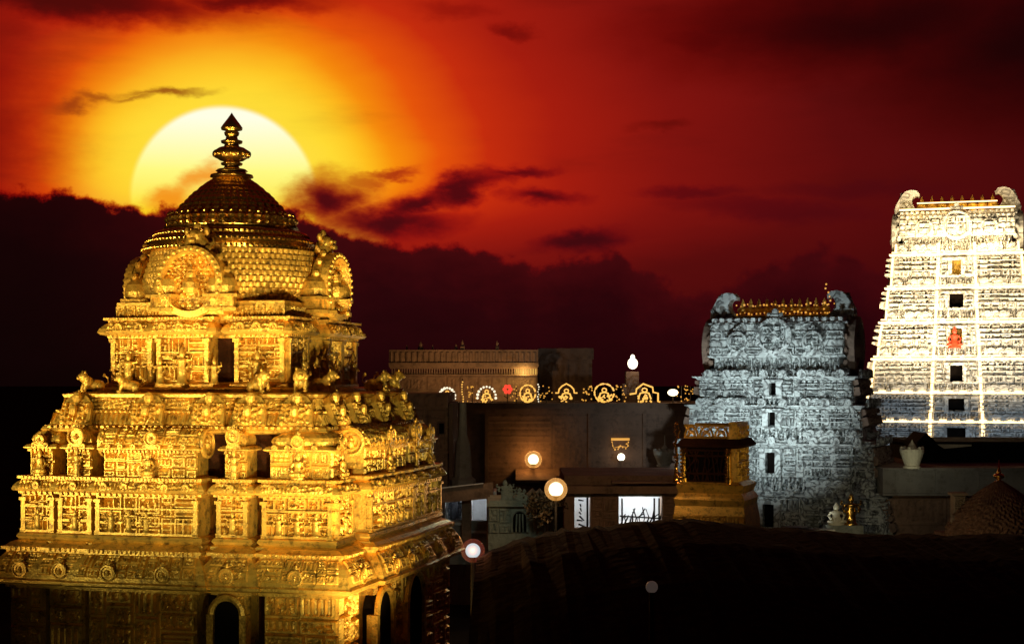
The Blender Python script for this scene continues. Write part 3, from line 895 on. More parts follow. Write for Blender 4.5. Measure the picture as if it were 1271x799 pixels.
for k in range(4):
    c, n = math.cos(rot(k)), math.sin(rot(k))
    for xq, sc_ in ((-1.95, .85), (-.35, .95), (1.85, .85), (.6, .7), (-1.0, .7)):
        yq = -(a + .27)
        loc = (c * xq - n * yq, n * xq + c * yq, 9.96)
        if st0 is None: st0 = stb.build('deity_statue', GOLD, vim, True, loc, rot(k)); st0.scale = (sc_,) * 3
        else: inst(st0, vim, loc, rot(k), (sc_,) * 3)
a = 4.40
for k in range(2):
    c, n = math.cos(rot(k)), math.sin(rot(k))
    g = np.random.RandomState(60 + k)
    for x0, x1, d in fm[k]:
        nn = max(1, int((x1 - x0 - .3) / .52))
        for i in range(nn):
            if nn > 2 and g.rand() < .2: continue
            xq = x0 + .2 + (i + .5) * (x1 - x0 - .4) / nn; yq = -(a + d + .1); sc_ = g.uniform(.52, .62)
            o = inst(st0, vim, (c * xq - n * yq, n * xq + c * yq, 6.12), rot(k), (sc_ * 1.1, sc_, sc_))
            o['tier'] = 'main'
a = 2.55
mb = MB()
mb.sweep(pu, [(-.05, 11.2), (.1, 11.22), (.12, 11.28), (.26, 11.32), (.32, 11.38), (.28, 11.48), (.17, 11.6), (.1, 11.64), (.1, 11.7), (.2, 11.71), (.2, 11.78), (-.1, 11.8)])
for k in range(4):
    mb.place(0, 0, 0, rot(k))
    for x0, x1, d in fu[k]:
        y = -(a + d); w_ = x1 - x0
        dentils(mb, x0 - .05, x1 + .05, y - .12, 11.24, 11.31, .06, .13)
        n_ = max(1, int(w_ / .45))
        for i in range(n_): kudu(mb, (x0 + (i + .5) * w_ / n_, y - .22, 11.37), (1, 0, 0), (0, -1, 0), .24, .26, .08, False)
        mb.cpanel(x0, x1, y, [(.32, 11.38), (.28, 11.48), (.17, 11.6), (.1, 11.64)], .026 if k < 2 else .09, .05, mazef(.11, 80 + k, .6), .2)
        dentils(mb, x0 - .1, x1 + .1, y - .1, 11.72, 11.77, .13, .09)
mb.place()
mb.sweep(square(2.5), [(0, 11.6), (0, 11.85), (-.06, 11.9), (-.1, 12.05), (-.02, 12.1), (-.02, 12.2), (-.2, 12.24)])
for k in range(2):
    mb.place(0, 0, 0, rot(k)); mb.panel((-2.5, -2.504, 11.8), (1, 0, 0), (0, 0, 1), (0, -1, 0), 5.0, .3, .03, .05, figf(.3, 7 + k)); mb.place()
mb.build('upper_cornice', GOLD, vim)

# dome: scale covered bell
ZD = [(r_, 11.95 + (z - 11.95) * .88) for r_, z in [(2.05, 11.95), (2.3, 12.1), (2.5, 12.35), (2.6, 12.7), (2.6, 13.05), (2.52, 13.4), (2.42, 13.7), (2.36, 13.95)]]
zs = np.linspace(11.95, 13.71, 80)
rs = np.interp(zs, [z for _, z in ZD], [r_ for r_, _ in ZD])
nA = 560
ang = np.arange(nA) * 2 * PI / nA
uu, vv = np.meshgrid(ang * 2.5, zs - 11.95)
Hs = scales(uu, vv, 0, 0, 2 * PI * 2.5 / 84, .16) * .085
rr = rs[:, None] + Hs
V = np.stack([rr * np.cos(ang)[None], rr * np.sin(ang)[None], np.repeat(zs[:, None], nA, 1)], -1).reshape(-1, 3)
idx = np.arange(80 * nA).reshape(80, nA); nx_ = np.roll(idx, -1, 1)
q = np.stack([idx[:-1], nx_[:-1], nx_[1:], idx[1:]], -1).reshape(-1, 4)
mb = MB(); mb.add(V, q)
mb.build('scaled_dome', GOLD, vim)

# stepped crown of the dome
mb = MB(); mb.place(0, 0, -.25)
mb.lathe([(2.36, 13.93), (2.5, 13.96), (2.52, 14.05), (2.42, 14.1), (2.36, 14.14), (2.40, 14.2), (2.38, 14.28), (2.25, 14.32), (2.18, 14.4), (2.2, 14.46), (2.14, 14.52), (2.0, 14.56), (1.9, 14.6), (1.92, 14.66), (1.78, 14.72), (1.66, 14.76)], 96)
for r_, z, n_, b in ((2.5, 14.01, 110, .05), (2.4, 14.24, 100, .045), (2.19, 14.43, 96, .04)):
    for i in range(n_): mb.ball((r_ * math.cos(i * 2 * PI / n_), r_ * math.sin(i * 2 * PI / n_), z), b, 6, 4)
mb.build('dome_rings', GOLDS, vim)
mb = MB()
for i in range(44):
    t = i * 2 * PI / 44
    mb.place(1.78 * math.cos(t), 1.78 * math.sin(t), 14.45, t)
    mb.lathe([(.09, 0), (.11, .05), (.05, .08), (.115, .16), (.12, .22), (.05, .3), (.06, .33), (0, .42)], 8)
mb.place()
mb.build('bulb_row', GOLDS, vim)
zc = np.linspace(14.48, 15.93, 46)
rc = np.interp(zc, [14.48, 14.74, 15.04, 15.28, 15.49, 15.65, 15.78, 15.93], [1.66, 1.56, 1.36, 1.16, .95, .78, .6, .42])
nA = 288; ang = np.arange(nA) * 2 * PI / nA
uu, vv = np.meshgrid(ang, zc - 14.74)
Hs = .07 * np.abs(np.cos(uu * 18)) + .04 * np.abs(np.sin(vv * 24)) + .05 * scales(uu * 1.3, vv, 0, 0, 2 * PI * 1.3 / 36, .18)
rr = rc[:, None] + Hs * (rc[:, None] / 1.6)
V = np.stack([rr * np.cos(ang)[None], rr * np.sin(ang)[None], np.repeat(zc[:, None], nA, 1)], -1).reshape(-1, 3)
idx = np.arange(46 * nA).reshape(46, nA); nx_ = np.roll(idx, -1, 1)
mb = MB(); mb.add(V, np.stack([idx[:-1], nx_[:-1], nx_[1:], idx[1:]], -1).reshape(-1, 4))
mb.build('lotus_dome', GOLDS, vim)
# finial with its sub-parts
mb = MB()
mb.lathe([(.5, 15.95), (.62, 15.98), (.6, 16.04), (.44, 16.07), (.4, 16.12), (.46, 16.15), (.4, 16.2), (.24, 16.22), (.2, 16.3), (.3, 16.33), (.31, 16.38), (.2, 16.42)], 32)
fin = mb.build('pot_finial', GOLDS, vim, True, (0, 0, -.07))
mb = MB()
mb.lathe([(.2, 16.42), (.34, 16.46), (.46, 16.54), (.5, 16.64), (.48, 16.74), (.36, 16.82), (.22, 16.86)], 32)
for i in range(16): mb.ball((.49 * math.cos(i * PI / 8), .49 * math.sin(i * PI / 8), 16.64), (.07, .07, .1), 6, 4)
mb.build('pot', GOLDS, fin, True)
mb = MB()
mb.lathe([(.22, 16.86), (.2, 16.92), (.3, 16.96), (.31, 17.02), (.18, 17.06), (.16, 17.14), (.2, 17.18), (.22, 17.26), (.16, 17.3), (.3, 17.34), (.31, 17.4), (.24, 17.5), (.12, 17.66), (.05, 17.76), (0, 17.84)], 24)
mb.build('spike', GOLDS, fin, True)

# the four great horseshoe gables, each with a lion mask
for k in range(4):
    T = rot(k)
    mb = MB(); mb.place(0, 0, 0, T)
    mb.box(-.95, .95, -3.0, -2.2, 11.84, 12.0)
    mb.box(-.86, .86, -2.94, -2.2, 12.0, 12.2)
    kudu(mb, (0, -2.62, 12.18), (1, 0, 0), (0, -1, 0), 1.9, 1.5, .26, False, False)
    for vv0, hw in ((12.28, .62), (12.58, .72), (12.88, .72), (13.18, .58)):
        mb.panel((-hw, -2.89, vv0), (1, 0, 0), (0, 0, 1), (0, -1, 0), 2 * hw, .31, .024, .1, (lambda u, v, w, h: scales(u, v, w, h, .17, .155)) if k % 2 else mazef(.12, 500 + k, .2))
    mb.ball((0, -2.98, 12.62), (.2, .12, .3), 10, 6); mb.ball((0, -3.0, 13.0), (.13, .1, .13), 8, 5)
    for q in np.linspace(-.9, .9, 9): mb.ball((q, -2.98, 12.09), .075, 6, 4)
    for q in (-1, 1):      # curled foliage at the feet
        mb.tube([(q * .85, -2.7, 12.2), (q * 1.05, -2.7, 12.3), (q * 1.1, -2.7, 12.5), (q * .98, -2.7, 12.56)], .09, 6, .05)
    g_ = mb.build('horseshoe_gable', GOLD, vim)
    mb = MB(); mb.place(0, 0, -.2, T)
    mb.ball((0, -2.62, 13.95), (.36, .28, .24), 12, 7); mb.ball((0, -2.7, 14.14), (.26, .24, .22), 12, 7)
    mb.ball((0, -2.92, 14.02), (.13, .12, .09), 8, 5)
    for q in (-1, 1):
        mb.ball((q * .12, -2.9, 14.18), .065, 6, 4); mb.ball((q * .28, -2.62, 14.3), (.1, .08, .13), 6, 4)
        mb.tube([(q * .3, -2.62, 13.9), (q * .5, -2.62, 13.98), (q * .46, -2.62, 14.14)], .07, 6, .04)
    mb.ball((0, -2.6, 14.4), (.11, .1, .14), 8, 5)
    mb.build('lion_mask', GOLD, g_, True)
# small domed aediculae on the diagonals
ab = MB()
ab.box(-.42, .42, -.4, .4, 0, .1); ab.box(-.36, .36, -.34, .34, .1, .38); ab.box(-.46, .46, -.44, .44, .38, .46)
for q in (-.3, -.1, .1, .3): ab.box(q - .04, q + .04, -.37, -.33, .1, .38)
ab.lathe([(.36, .46), (.4, .54), (.42, .68), (.36, .88), (.22, 1.02), (.08, 1.1)], 24, 0, 0, 1, 1, 0, 2.4)
pot_finial(ab, 0, 0, 1.08, .2, 8)
a0_ = None
for k in range(4):
    for s_ in (-1, 1):
        t = rot(k) - PI / 4 + s_ * R(29)
        loc = (2.82 * math.cos(t), 2.82 * math.sin(t), 11.92)
        if a0_ is None: a0_ = ab.build('domed_niche', GOLD, vim, False, loc, t + PI / 2)
        else: inst(a0_, vim, loc, t + PI / 2)

# upper tiers sit a little further left on the plan than the lower ones
for o in vim.children:
    nm = o.name.split('.')[0]
    top = nm in ('upper_wall', 'upper_cornice', 'deity_statue', 'scaled_dome', 'dome_rings', 'bulb_row', 'lotus_dome', 'pot_finial', 'horseshoe_gable', 'domed_niche') \
        or (nm == 'recess' and max(v.co.z for v in o.data.vertices) > 10)
    if o.get('tier') == 'main': top = False
    if nm in ('dome_rings', 'bulb_row', 'lotus_dome', 'pot_finial'): o.location.x -= .2
    o.location.x += .04 if top else .27

# ================================================================== GATE TOWERS (gopurams)
def mini_kuta(mb):
    mb.box(-.5, .5, -.45, .3, 0, .42); mb.box(-.58, .58, -.53, .3, .42, .52)
    for q in (-.42, -.14, .14, .42): mb.box(q - .06, q + .06, -.52, -.44, 0, .42)
    mb.lathe([(.5, .52), (.56, .62), (.52, .78), (.32, .95), (.1, 1.05)], 16, 0, -.1, 1, .75, 0, 3)
    kudu(mb, (0, -.55, .5), (1, 0, 0), (0, -1, 0), .45, .45, .06, False)
    pot_finial(mb, 0, -.1, 1.02, .22, 6)
def mini_sala(mb):
    mb.box(-1, 1, -.42, .3, 0, .42); mb.box(-1.08, 1.08, -.5, .3, .42, .52)
    for q in np.linspace(-.9, .9, 7): mb.box(q - .06, q + .06, -.49, -.41, 0, .42)
    mb.prism([(.42 * math.cos(t) - .06, .45 * math.sin(t)) for t in np.linspace(0, PI, 9)], (-1, 0, .52), (0, 1, 0), (0, 0, 1), (1, 0, 0), 2)
    for q in (-.55, 0, .55): kudu(mb, (q, -.52, .5), (1, 0, 0), (0, -1, 0), .42, .46, .06, False)
    for q in (-.7, 0, .7): pot_finial(mb, q, -.05, .95, .2, 6)
def horn_mesh(mb, s):
    """curled gable end of a barrel roof: a hooked crest on a horseshoe plate"""
    p = [(-.55, 0), (.62, 0), (.40, .16), (.24, .38), (.2, .58), (.28, .74), (.42, .80), (.52, .74), (.54, .88), (.40, 1.02), (.18, 1.06), (-.06, 1.0), (-.24, .82), (-.36, .6), (-.5, .35)]
    mb.prism([(a_ * s, b_ * s) for a_, b_ in p], (0, .35 * s, 0), (1, 0, 0), (0, 0, 1), (0, -1, 0), .7 * s)
    for i in range(6): mb.ball((-.5 * s + .09 * s * i * .6, 0, .2 * s + .14 * s * i), .09 * s, 6, 4)
def gopuram(root, Y, st, roof, dr, m_f, m_s, cell, seed, win_w, statues=True, nk=9, ropes=False, horn=1.4, lam=.26, amp=.28):
    """st: list of (photo y bottom, y top, half width bottom, half width top)"""
    pk = MB(); mini_kuta(pk); ps = MB(); mini_sala(ps); f0 = MB(); statue_mesh(f0, 1, 0); f1 = MB(); statue_mesh(f1, 1, 1)
    src = {}
    def put(key, mbx, name, m, loc, rz, sc_):
        if key not in src:
            o = mbx.build(name, m, root, False, loc, rz); o.scale = sc_; src[key] = o
        else: o = inst(src[key], root, loc, rz, sc_)
        return o
    g = np.random.RandomState(seed)
    for i, (yb, yt, ab, at_) in enumerate(st):
        z0, z1 = pz(yb, Y), pz(yt, Y)
        H = z1 - z0
        zw = z0 + H * .60; zc = z0 + H * .74
        db, dt = ab * dr, at_ * dr
        tf = lambda z: ab + (at_ - ab) * (z - z0) / H
        aw = tf(zw); lean = (ab - aw) * 1.0
        mb = MB()
        n0 = [(-ab, -db), (ab, -db), (ab, db), (-ab, db)]
        d_w = aw * dr
        mb.add([(-ab, -db, z0), (ab, -db, z0), (ab, db, z0), (-ab, db, z0), (-aw, -d_w, zc), (aw, -d_w, zc), (aw, d_w, zc), (-aw, d_w, zc)],
               [(4, 5, 6, 7), (1, 2, 6, 5), (2, 3, 7, 6), (3, 0, 4, 7)])
        hw = zw - z0
        dy_ = (db - d_w); S = math.hypot(dy_, hw)
        # front: left field, projecting centre with the opening, right field
        cw = ab * .26
        wl = win_w * (1.15, 1.0, .8, .75, .9, .6)[i]
        up = (0, dy_ / S, hw / S); nr = (0, -hw / S, dy_ / S)
        for q in (-1, 1):
            x_0 = -ab if q < 0 else cw
            mb.panel((x_0, -db, z0), (1, 0, 0), up, nr, ab - cw, S, cell, amp, mosaic(seed + i * 7 + q, 1.0, lam))
        mb.panel((-cw, -db - .3, z0), (1, 0, 0), up, nr, 2 * cw, S, cell, amp, mosaic(seed + i * 7 + 3, .9, lam), hole=(cw - wl / 2, cw + wl / 2, S * .12, S * .82), hole_depth=.7, hole_mat=2)
        for q in (-1, 1): mb.box(q * cw - .03, q * cw + .03, -db - .29, -d_w + .2, z0, zw)
        mb.box(-cw, cw, -d_w - .25, -d_w + .2, zw - .06, zw)
        # piers flanking the bays
        for xx in (-ab + .25, -cw - .2, cw + .2, ab - .25, -(ab + cw) / 2, (ab + cw) / 2):
            k_ = xx / ab * lean
            mb.add([(xx - .16, -db - .22, z0), (xx + .16, -db - .22, z0), (xx + .16, -db + .3, z0), (xx - .16, -db + .3, z0),
                    (xx - .16 - k_, -d_w - .2, zw), (xx + .16 - k_, -d_w - .2, zw), (xx + .16 - k_, -d_w + .3, zw), (xx - .16 - k_, -d_w + .3, zw)],
                   [(4, 5, 6, 7), (0, 1, 5, 4), (1, 2, 6, 5), (3, 0, 4, 7)])
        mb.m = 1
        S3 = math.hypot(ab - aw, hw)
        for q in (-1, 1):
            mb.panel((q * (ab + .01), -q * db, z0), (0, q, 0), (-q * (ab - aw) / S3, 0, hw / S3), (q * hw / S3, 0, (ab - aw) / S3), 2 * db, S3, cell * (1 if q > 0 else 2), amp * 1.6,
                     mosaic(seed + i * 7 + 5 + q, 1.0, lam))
        for fz in (.3, .52, .74):      # string courses
            k_ = fz * dy_
            for xa_, xb_, yy_ in ((-ab + lean * fz, -cw, -db), (cw, ab - lean * fz, -db)):
                cz_ = z0 + hw * fz
                mb.m = 0
                mb.box(xa_, xb_, yy_ + k_ - amp * 1.15, yy_ + k_ + .1, cz_, cz_ + hw * .05)
        so_ = mb.build('storey', [m_f, m_s, VOID], root)
        # door or window frame and lintel
        wb = MB(); fx = wl / 2 + .12; zb_, zt_ = z0 + hw * .12, z0 + hw * .82
        yf = -db - .3 + dy_ * .12
        for q in (-1, 1): wb.box(q * fx - .17, q * fx + .17, yf - .3, yf + .25, zb_ - .1, zt_)
        wb.box(-fx - .25, fx + .25, yf - .36 + dy_ * .7, yf + .3 + dy_ * .7, zt_, zt_ + .22)
        wb.box(-fx - .2, fx + .2, yf - .38, yf + .2, zb_ - .22, zb_ - .09)
        wb.m = 1
        wb.box(-wl / 2, wl / 2, yf + .55, yf + .6, zb_, zt_)
        wb.build('window', [m_f, GOLD if ropes and i in (3, 5) else VOID], so_)  # gilded panes stand in for amber light inside two openings
        # cornice
        cb = MB()
        cb.sweep(square(aw, d_w), [(-.1, zw - .05), (.22, zw), (.3, zw + .1), (.48, zw + .14), (.5, zw + .22), (.4, zw + (zc - zw) * .6), (.2, zc - .08), (.26, zc - .06), (.26, zc), (-.3, zc + .02)])
        dentils(cb, -aw, aw, -d_w - .2, zw - .14, zw, .14, .34)
        for q in np.linspace(-aw + .5, aw - .5, max(4, int(aw * 2 / 1.1))): kudu(cb, (q, -d_w - .44, zw + .12), (1, 0, 0), (0, -1, 0), .5, .5, .1, False)
        cb.place(0, 0, 0, PI / 2)
        for q in np.linspace(-d_w + .5, d_w - .5, 4): kudu(cb, (q, -aw - .44, zw + .12), (1, 0, 0), (0, -1, 0), .5, .5, .1, False)
        cb.place()
        cb.build('cornice', m_f, so_)
        # row of miniature shrines and figures above the cornice
        hb = MB()
        hb.m = 0
        hb.sweep(square(at_ - .1, dt - .1), [(0, zc - .1), (0, z1 + .05)])
        hb.panel((-at_, -dt + .06, zc), (1, 0, 0), (0, 0, 1), (0, -1, 0), 2 * at_, z1 - zc, cell, amp, figf(.55, seed + i))
        hb.build('parapet', [m_f], so_)
        hh = z1 - zc
        for q in (-1, 1):
            put('k', pk, 'miniature_shrine', m_f, (q * (at_ - .45), -dt - .02, zc), 0, (.9, .8, hh * .85))
            put('s', ps, 'barrel_shrine', m_f, (q * at_ * .55, -dt - .02, zc), 0, (at_ * .2, .9, hh * .9))
            put('k', pk, 'miniature_shrine', m_f, (q * (at_ + .02), 0, zc), q * PI / 2, (1.3, .8, hh * .85))
        if statues:
            nq = max(6, int(2 * at_ / (hh * .62)))
            for q in np.linspace(-.92, .92, nq):
                if g.rand() < .14: continue
                q_ = q + g.uniform(-.02, .02); e_ = g.uniform(.85, 1.12)
                if g.rand() < .6: put('a', f0, 'deity_statue', m_f, (q_ * at_, -dt - .36, zc), g.uniform(-.3, .3), (hh * .75 * e_, hh * .6, hh * .9 * e_))
                else: put('c', f1, 'seated_statue', m_f, (q_ * at_, -dt - .36, zc), g.uniform(-.3, .3), (hh * .8 * e_, hh * .6, hh * .8 * e_))
        if ropes:
            rb = MB(); rb.tube([(-aw - .52, -d_w - .55, zw + .24), (aw + .52, -d_w - .55, zw + .24)], .09, 5)
            rb.tube([(-aw - .3, -d_w - .34, zc + .03), (aw + .3, -d_w - .34, zc + .03)], .06, 5)
            for q in (-1, 1): rb.tube([(q * (cw + .2), -db - .32, z0 + .1), (q * (cw + .2) - q * lean * .3, -d_w - .34, zw - .05)], .15, 6)
            for q in (-1, 1): rb.tube([(q * (cw + .2) - q * lean * .3, -d_w - .55, zw + .1), (q * (cw + .2) - q * lean * .5, -dt - .5, z1)], .13, 6)
            for q in (-1, 1):
                rb.tube([(q * (ab + .12), -db - .3, z0 + .1), (q * (aw + .2), -d_w - .3, zw)], .11, 5); rb.tube([(q * (at_ + .1), -dt - .35, zc), (q * (at_ + .05), -dt - .35, z1)], .1, 5)
            rb.build('rope_light', E_ROPE, root)
    # barrel roof
    yb, yt, a = roof
    z0, z1 = pz(yb, Y), pz(yt, Y); H = z1 - z0; d = a * dr
    mb = MB()
    zn = z0 + H * .28
    mb.sweep(square(a * .94, d * .9), [(0, z0 - .05), (0, zn)])
    mb.panel((-a * .94, -d * .9 - .004, z0), (1, 0, 0), (0, 0, 1), (0, -1, 0), a * 1.88, zn - z0, cell, amp, figf(.6, seed + 50))
    sgn = lambda q_: math.copysign(abs(q_) ** .45, q_)
    prof = [(d * 1.02 * sgn(math.cos(t)), (z1 - zn) * abs(math.sin(t)) ** .6) for t in np.linspace(0, PI, 19)]
    mb.sweep(square(a, d * 1.02), [(-.2, zn - .16), (.1, zn - .1), (.12, zn), (-.1, zn + .02)])
    mb.prism(prof, (-a, 0, zn), (0, 1, 0), (0, 0, 1), (1, 0, 0), 2 * a)
    for j in range(4):
        A = np.array((0, -d * 1.03 + .16 * d * (j / 4) ** 2, (z1 - zn) * (.02 + .2 * j))); B = np.array((0, -d * 1.03 + .16 * d * ((j + 1) / 4) ** 2, (z1 - zn) * (.02 + .2 * (j + 1))))
        Lq = np.linalg.norm(B - A); uu_ = (B - A) / Lq
        mb.panel((-a, A[1], zn + A[2]), (1, 0, 0), uu_, (0, -uu_[2], uu_[1]), 2 * a, Lq, cell, amp * .7, (lambda u, v, w, h: scales(u, v, w, h, .5, .4)) if j % 2 else mosaic(seed + 90 + j, .9, lam * .8))
    # ridge beam with dentils
    mb.box(-a * 1.01, a * 1.01, -.5, .5, z1 - .12, z1 + .1)
    mb.sweep(square(a * 1.0, d * .82), [(-.2, z1 - .5), (.12, z1 - .46), (.16, z1 - .36), (0, z1 - .3), (-.2, z1 - .1)])
    dentils(mb, -a, a, -d * .9, z1 - .3, z1 - .08, .1, .45)
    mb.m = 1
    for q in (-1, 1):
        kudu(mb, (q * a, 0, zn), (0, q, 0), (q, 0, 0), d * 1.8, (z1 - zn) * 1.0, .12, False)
    ro = mb.build('barrel_roof', [m_f, m_s], root)
    for xq, w_ in ((0, a * .52), (-a * .56, a * .3), (a * .56, a * .3)):
        kb = MB(); kudu(kb, (0, 0, 0), (1, 0, 0), (0, -1, 0), w_, (z1 - zn) * (.95 if xq == 0 else .62), .35, True, False)
        kb.panel((-w_ * .32, -.38, .2), (1, 0, 0), (0, 0, 1), (0, -1, 0), w_ * .64, (z1 - zn) * (.66 if xq == 0 else .4), cell, amp, mosaic(seed + 77 + int(xq), .8, lam * .8))
        kb.build('horseshoe_gable', m_f, ro, False, (xq, -d * 1.0, zn))
    for q in (-1, 1):
        hb = MB(); horn_mesh(hb, horn)
        if q > 0: hb.V = [v * np.array((-1, 1, 1)) for v in hb.V]
        hb.build('gable_horn', m_f, root, False, (q * (a - horn * .3), -.1, z1 - .05))
    kb = MB(); pot_finial(kb, 0, 0, 0, 1.0, 10); k0 = None
    for xq in np.linspace(-a * .62, a * .62, nk):
        s_ = horn * .62
        if k0 is None: k0 = kb.build('pot_finial', GOLD, root, True, (xq, 0, z1 + .08)); k0.scale = (s_,) * 3
        else: inst(k0, root, (xq, 0, z1 + .08), 0, (s_,) * 3)
    return z1, a

def tower_root(name, label, cx_, Y, phi, half_d):
    los = math.degrees(math.atan((cx_ - CX) / F))
    az_ = R(los + phi)
    x, y = px(cx_, Y) + math.sin(az_) * half_d, Y + math.cos(az_) * half_d
    return thing(name, label, 'gate tower', (x, y, 0), -az_, 'stepped temple gate towers')
t1 = tower_root('gate_tower', 'smaller silver grey stepped gate tower with hooked roof ends, left of the white one', 961, 90, 13, 2.4)
sb = MB(); sb.box(-7.0, 7.0, -3.5, 3.5, 0, pz(655, 90) + .1); sb.build('base', [STONE], t1)
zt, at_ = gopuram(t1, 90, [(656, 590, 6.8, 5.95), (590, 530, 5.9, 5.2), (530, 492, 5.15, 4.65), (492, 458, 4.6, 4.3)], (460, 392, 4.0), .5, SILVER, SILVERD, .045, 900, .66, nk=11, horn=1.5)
lb2 = MB()
for xq in np.linspace(-2.7, 3.1, 26):
    for dz in (.25, .75): lb2.ball((xq + random.uniform(-.06, .06), -.5, zt + dz + random.uniform(-.08, .08)), random.uniform(.035, .075), 6, 4)
for dz in np.linspace(.2, 1.9, 8): lb2.ball((2.75 + random.uniform(-.2, .2), -.6, zt + dz), .06, 6, 4)
lb2.build('bulb_string', E_BULBD, t1)

t2 = tower_root('gate_tower', 'tallest white stepped gate tower at the right edge, glaring under floodlights and strings of lights', 1187, 140, 1, 4.0)
sb = MB(); sb.box(-8.6, 8.6, -5.1, 5.1, 0, pz(548, 140) + .1); sb.build('base', [WHITE], t2)
zt, at_ = gopuram(t2, 140, [(548, 512, 8.3, 8.0), (512, 476, 7.95, 7.5), (476, 430, 7.45, 6.9), (430, 384, 6.85, 6.2), (384, 343, 6.15, 5.75), (343, 300, 5.7, 5.35)], (302, 258, 5.15), .5, WHITEC, WHITEC, .085, 1300, 1.5, nk=8, ropes=True, horn=2.1, lam=.5, amp=.55)
rb = MB(); rb.tube([(-at_, -2.2, zt + .15), (at_, -2.2, zt + .15)], .09, 5); rb.tube([(-at_ * .7, -.7, zt + .9), (at_ * .7, -.7, zt + .9)], .06, 5); rb.build('rope_light', E_ROPE, t2)
rb = MB(); statue_mesh(rb, 1, 1); ro_ = rb.build('red_statue', REDP, t2, True, (-.15, -7.0 * .5 - .8, pz(432, 140))); ro_.scale = (1.9, 1.5, 2.0)
spot('flood_lamp', (16.0, 62.0, 2.0), (15.2, 90, 9.8), 11500, (.88, .98, .96), 22, 1.0)
spot('flood_lamp', (13.2, 82.0, .8), (14.6, 90, 11.0), 1700, (.76, .97, 1.0), 60, 1.0)
spot('flood_lamp', (15.9, 81.2, .8), (16.6, 90, 10.5), 1100, (.90, .98, .97), 60, 1.0)
spot('flood_lamp', (10.8, 79.5, 6.2), (13.2, 90, 10.2), 4600, (.82, .97, 1.0), 90, 1.0)
spot('flood_lamp', (24.0, 112.0, 3.0), (39.0, 140, 21.0), 46000, (1.0, .74, .40), 40, .9)
spot('flood_lamp', (29.5, 128.0, 5.0), (33.5, 138, 17.0), 22000, (1.0, .74, .38), 70, .9)
spot('flood_lamp', (54.0, 116.0, 3.0), (41.0, 140, 21.0), 20000, (1.0, .78, .46), 42, .9)
spot('flood_lamp', (37.0, 127.0, 4.0), (39.0, 140, 22.0), 16000, (1.0, .80, .48), 80, 1.0)
spot('flood_lamp', (44.5, 127.0, 4.0), (42.0, 140, 22.0), 16000, (1.0, .78, .46), 80, 1.0)
for xq in (37.5, 40.4, 43.2): point('ridge_lamp', (xq, 141.9, pz(255, 140)), 70, (1.0, .66, .22), .15)
for xq in (36.6, 40.2, 43.8): point('crown_lamp', (xq, 138.6, pz(296, 140)), 420, (1.0, .72, .36), .2)
spot('flood_lamp', (40.5, 101.0, 4.0), (40.2, 140, 24.0), 60000, (1.0, .80, .46), 15, 1.0)
spot('flood_lamp', (38.0, 108.0, 2.0), (40.0, 140, 8.5), 10000, (.66, .84, 1.0), 44, 1.0)

# ================================================================== BUILDINGS BETWEEN
def root_at(name, label, cat, x, Y, group=None):
    return thing(name, label, cat, (px(x, Y), Y, 0), 0, group)
class WM(MB):
    """builder in world coordinates for a part of an unrotated thing"""
    def __init__(s, root):
        super().__init__()
        s.o = root.location.copy(); s.place(-s.o.x, -s.o.y, -s.o.z)
    def pb(s, x0, x1, y0, y1, Y0, Y1, **k):
        """box from photo rectangle at depth Y0, going back to Y1"""
        s.box(px(x0, Y0), px(x1, Y0), Y0, Y1, pz(y1, Y0), pz(y0, Y0), **k)
    def pp(s, x0, x1, y0, y1, Y, cell, amp, hf):
        s.panel((px(x0, Y), Y - .004, pz(y1, Y)), (1, 0, 0), (0, 0, 1), (0, -1, 0), px(x1, Y) - px(x0, Y), pz(y0, Y) - pz(y1, Y), cell, amp, hf)

# far brown hall with parapet and a glowing strip in its balustrade
b = root_at('brown_hall', 'long brown hall with ribbed parapet and glowing balustrade strip on the skyline', 'hall', 575, 112)
w = WM(b); w.pb(484, 667, 462, 640, 112, 124)
w.pp(484, 667, 466, 505, 112, .12, .08, mosaic(61, 2.5, .5)); w.build('wall', BROWN, b)
w = WM(b); w.pb(483, 668, 434, 455, 111.4, 124.5)
w.pp(484, 668, 436, 450, 111.4, .07, .12, bars(.42)); w.pb(482.5, 668.5, 450, 455.5, 111.1, 124.7)
w.build('parapet', BROWN, b)
w = WM(b)
for x in np.arange(486, 667, 3.1): w.pb(x, x + 1.6, 457.5, 464.5, 111.6, 111.9)
w.pb(484, 667, 455.6, 457.5, 111.5, 112); w.pb(484, 667, 464.5, 466, 111.4, 112.2)
w.build('balustrade', BROWN, b)
w = WM(b); w.pb(640, 666, 457.6, 464.4, 112 - .03, 112.02); w.build('glow_strip', glowm('glowing_plaster_strip', (1.0, .6, .12), .75), b)  # lamplight on the plaster put in as emission; the strip is no lamp
for x, t, hw in ((522, 428, 3.5), (566, 431, 3), (574, 426, 2.6), (617, 427, 2.2), (537, 432, 2), (505, 432, 2)):
    w = WM(b); w.pb(x - hw, x + hw, t + 4, 450, 111.7, 112.4); xx, zz_ = px(x, 112), pz(t + 4, 112)
    w.lathe([(hw * .055, zz_), (hw * .06, zz_ + .08), (hw * .03, zz_ + .15), (hw * .04, zz_ + .25), (0, zz_ + .5)], 8, xx, 112.05)
    w.build('turret', BROWN, b)
b2 = root_at('brown_annexe', 'plain dark brown annexe block joined to the right end of the brown hall', 'building', 702, 114)
w = WM(b2); w.pb(668.5, 735, 446, 640, 114, 126); w.pp(669, 734, 447, 520, 114, .2, .05, mosaic(66, 3, .6)); w.build('wall', BROWND, b2)
w = WM(b2); w.pb(668.2, 737, 432, 446, 113.6, 126.3); w.pb(704, 705, 446, 480, 113.9, 114.1); w.build('parapet', BROWND, b2)
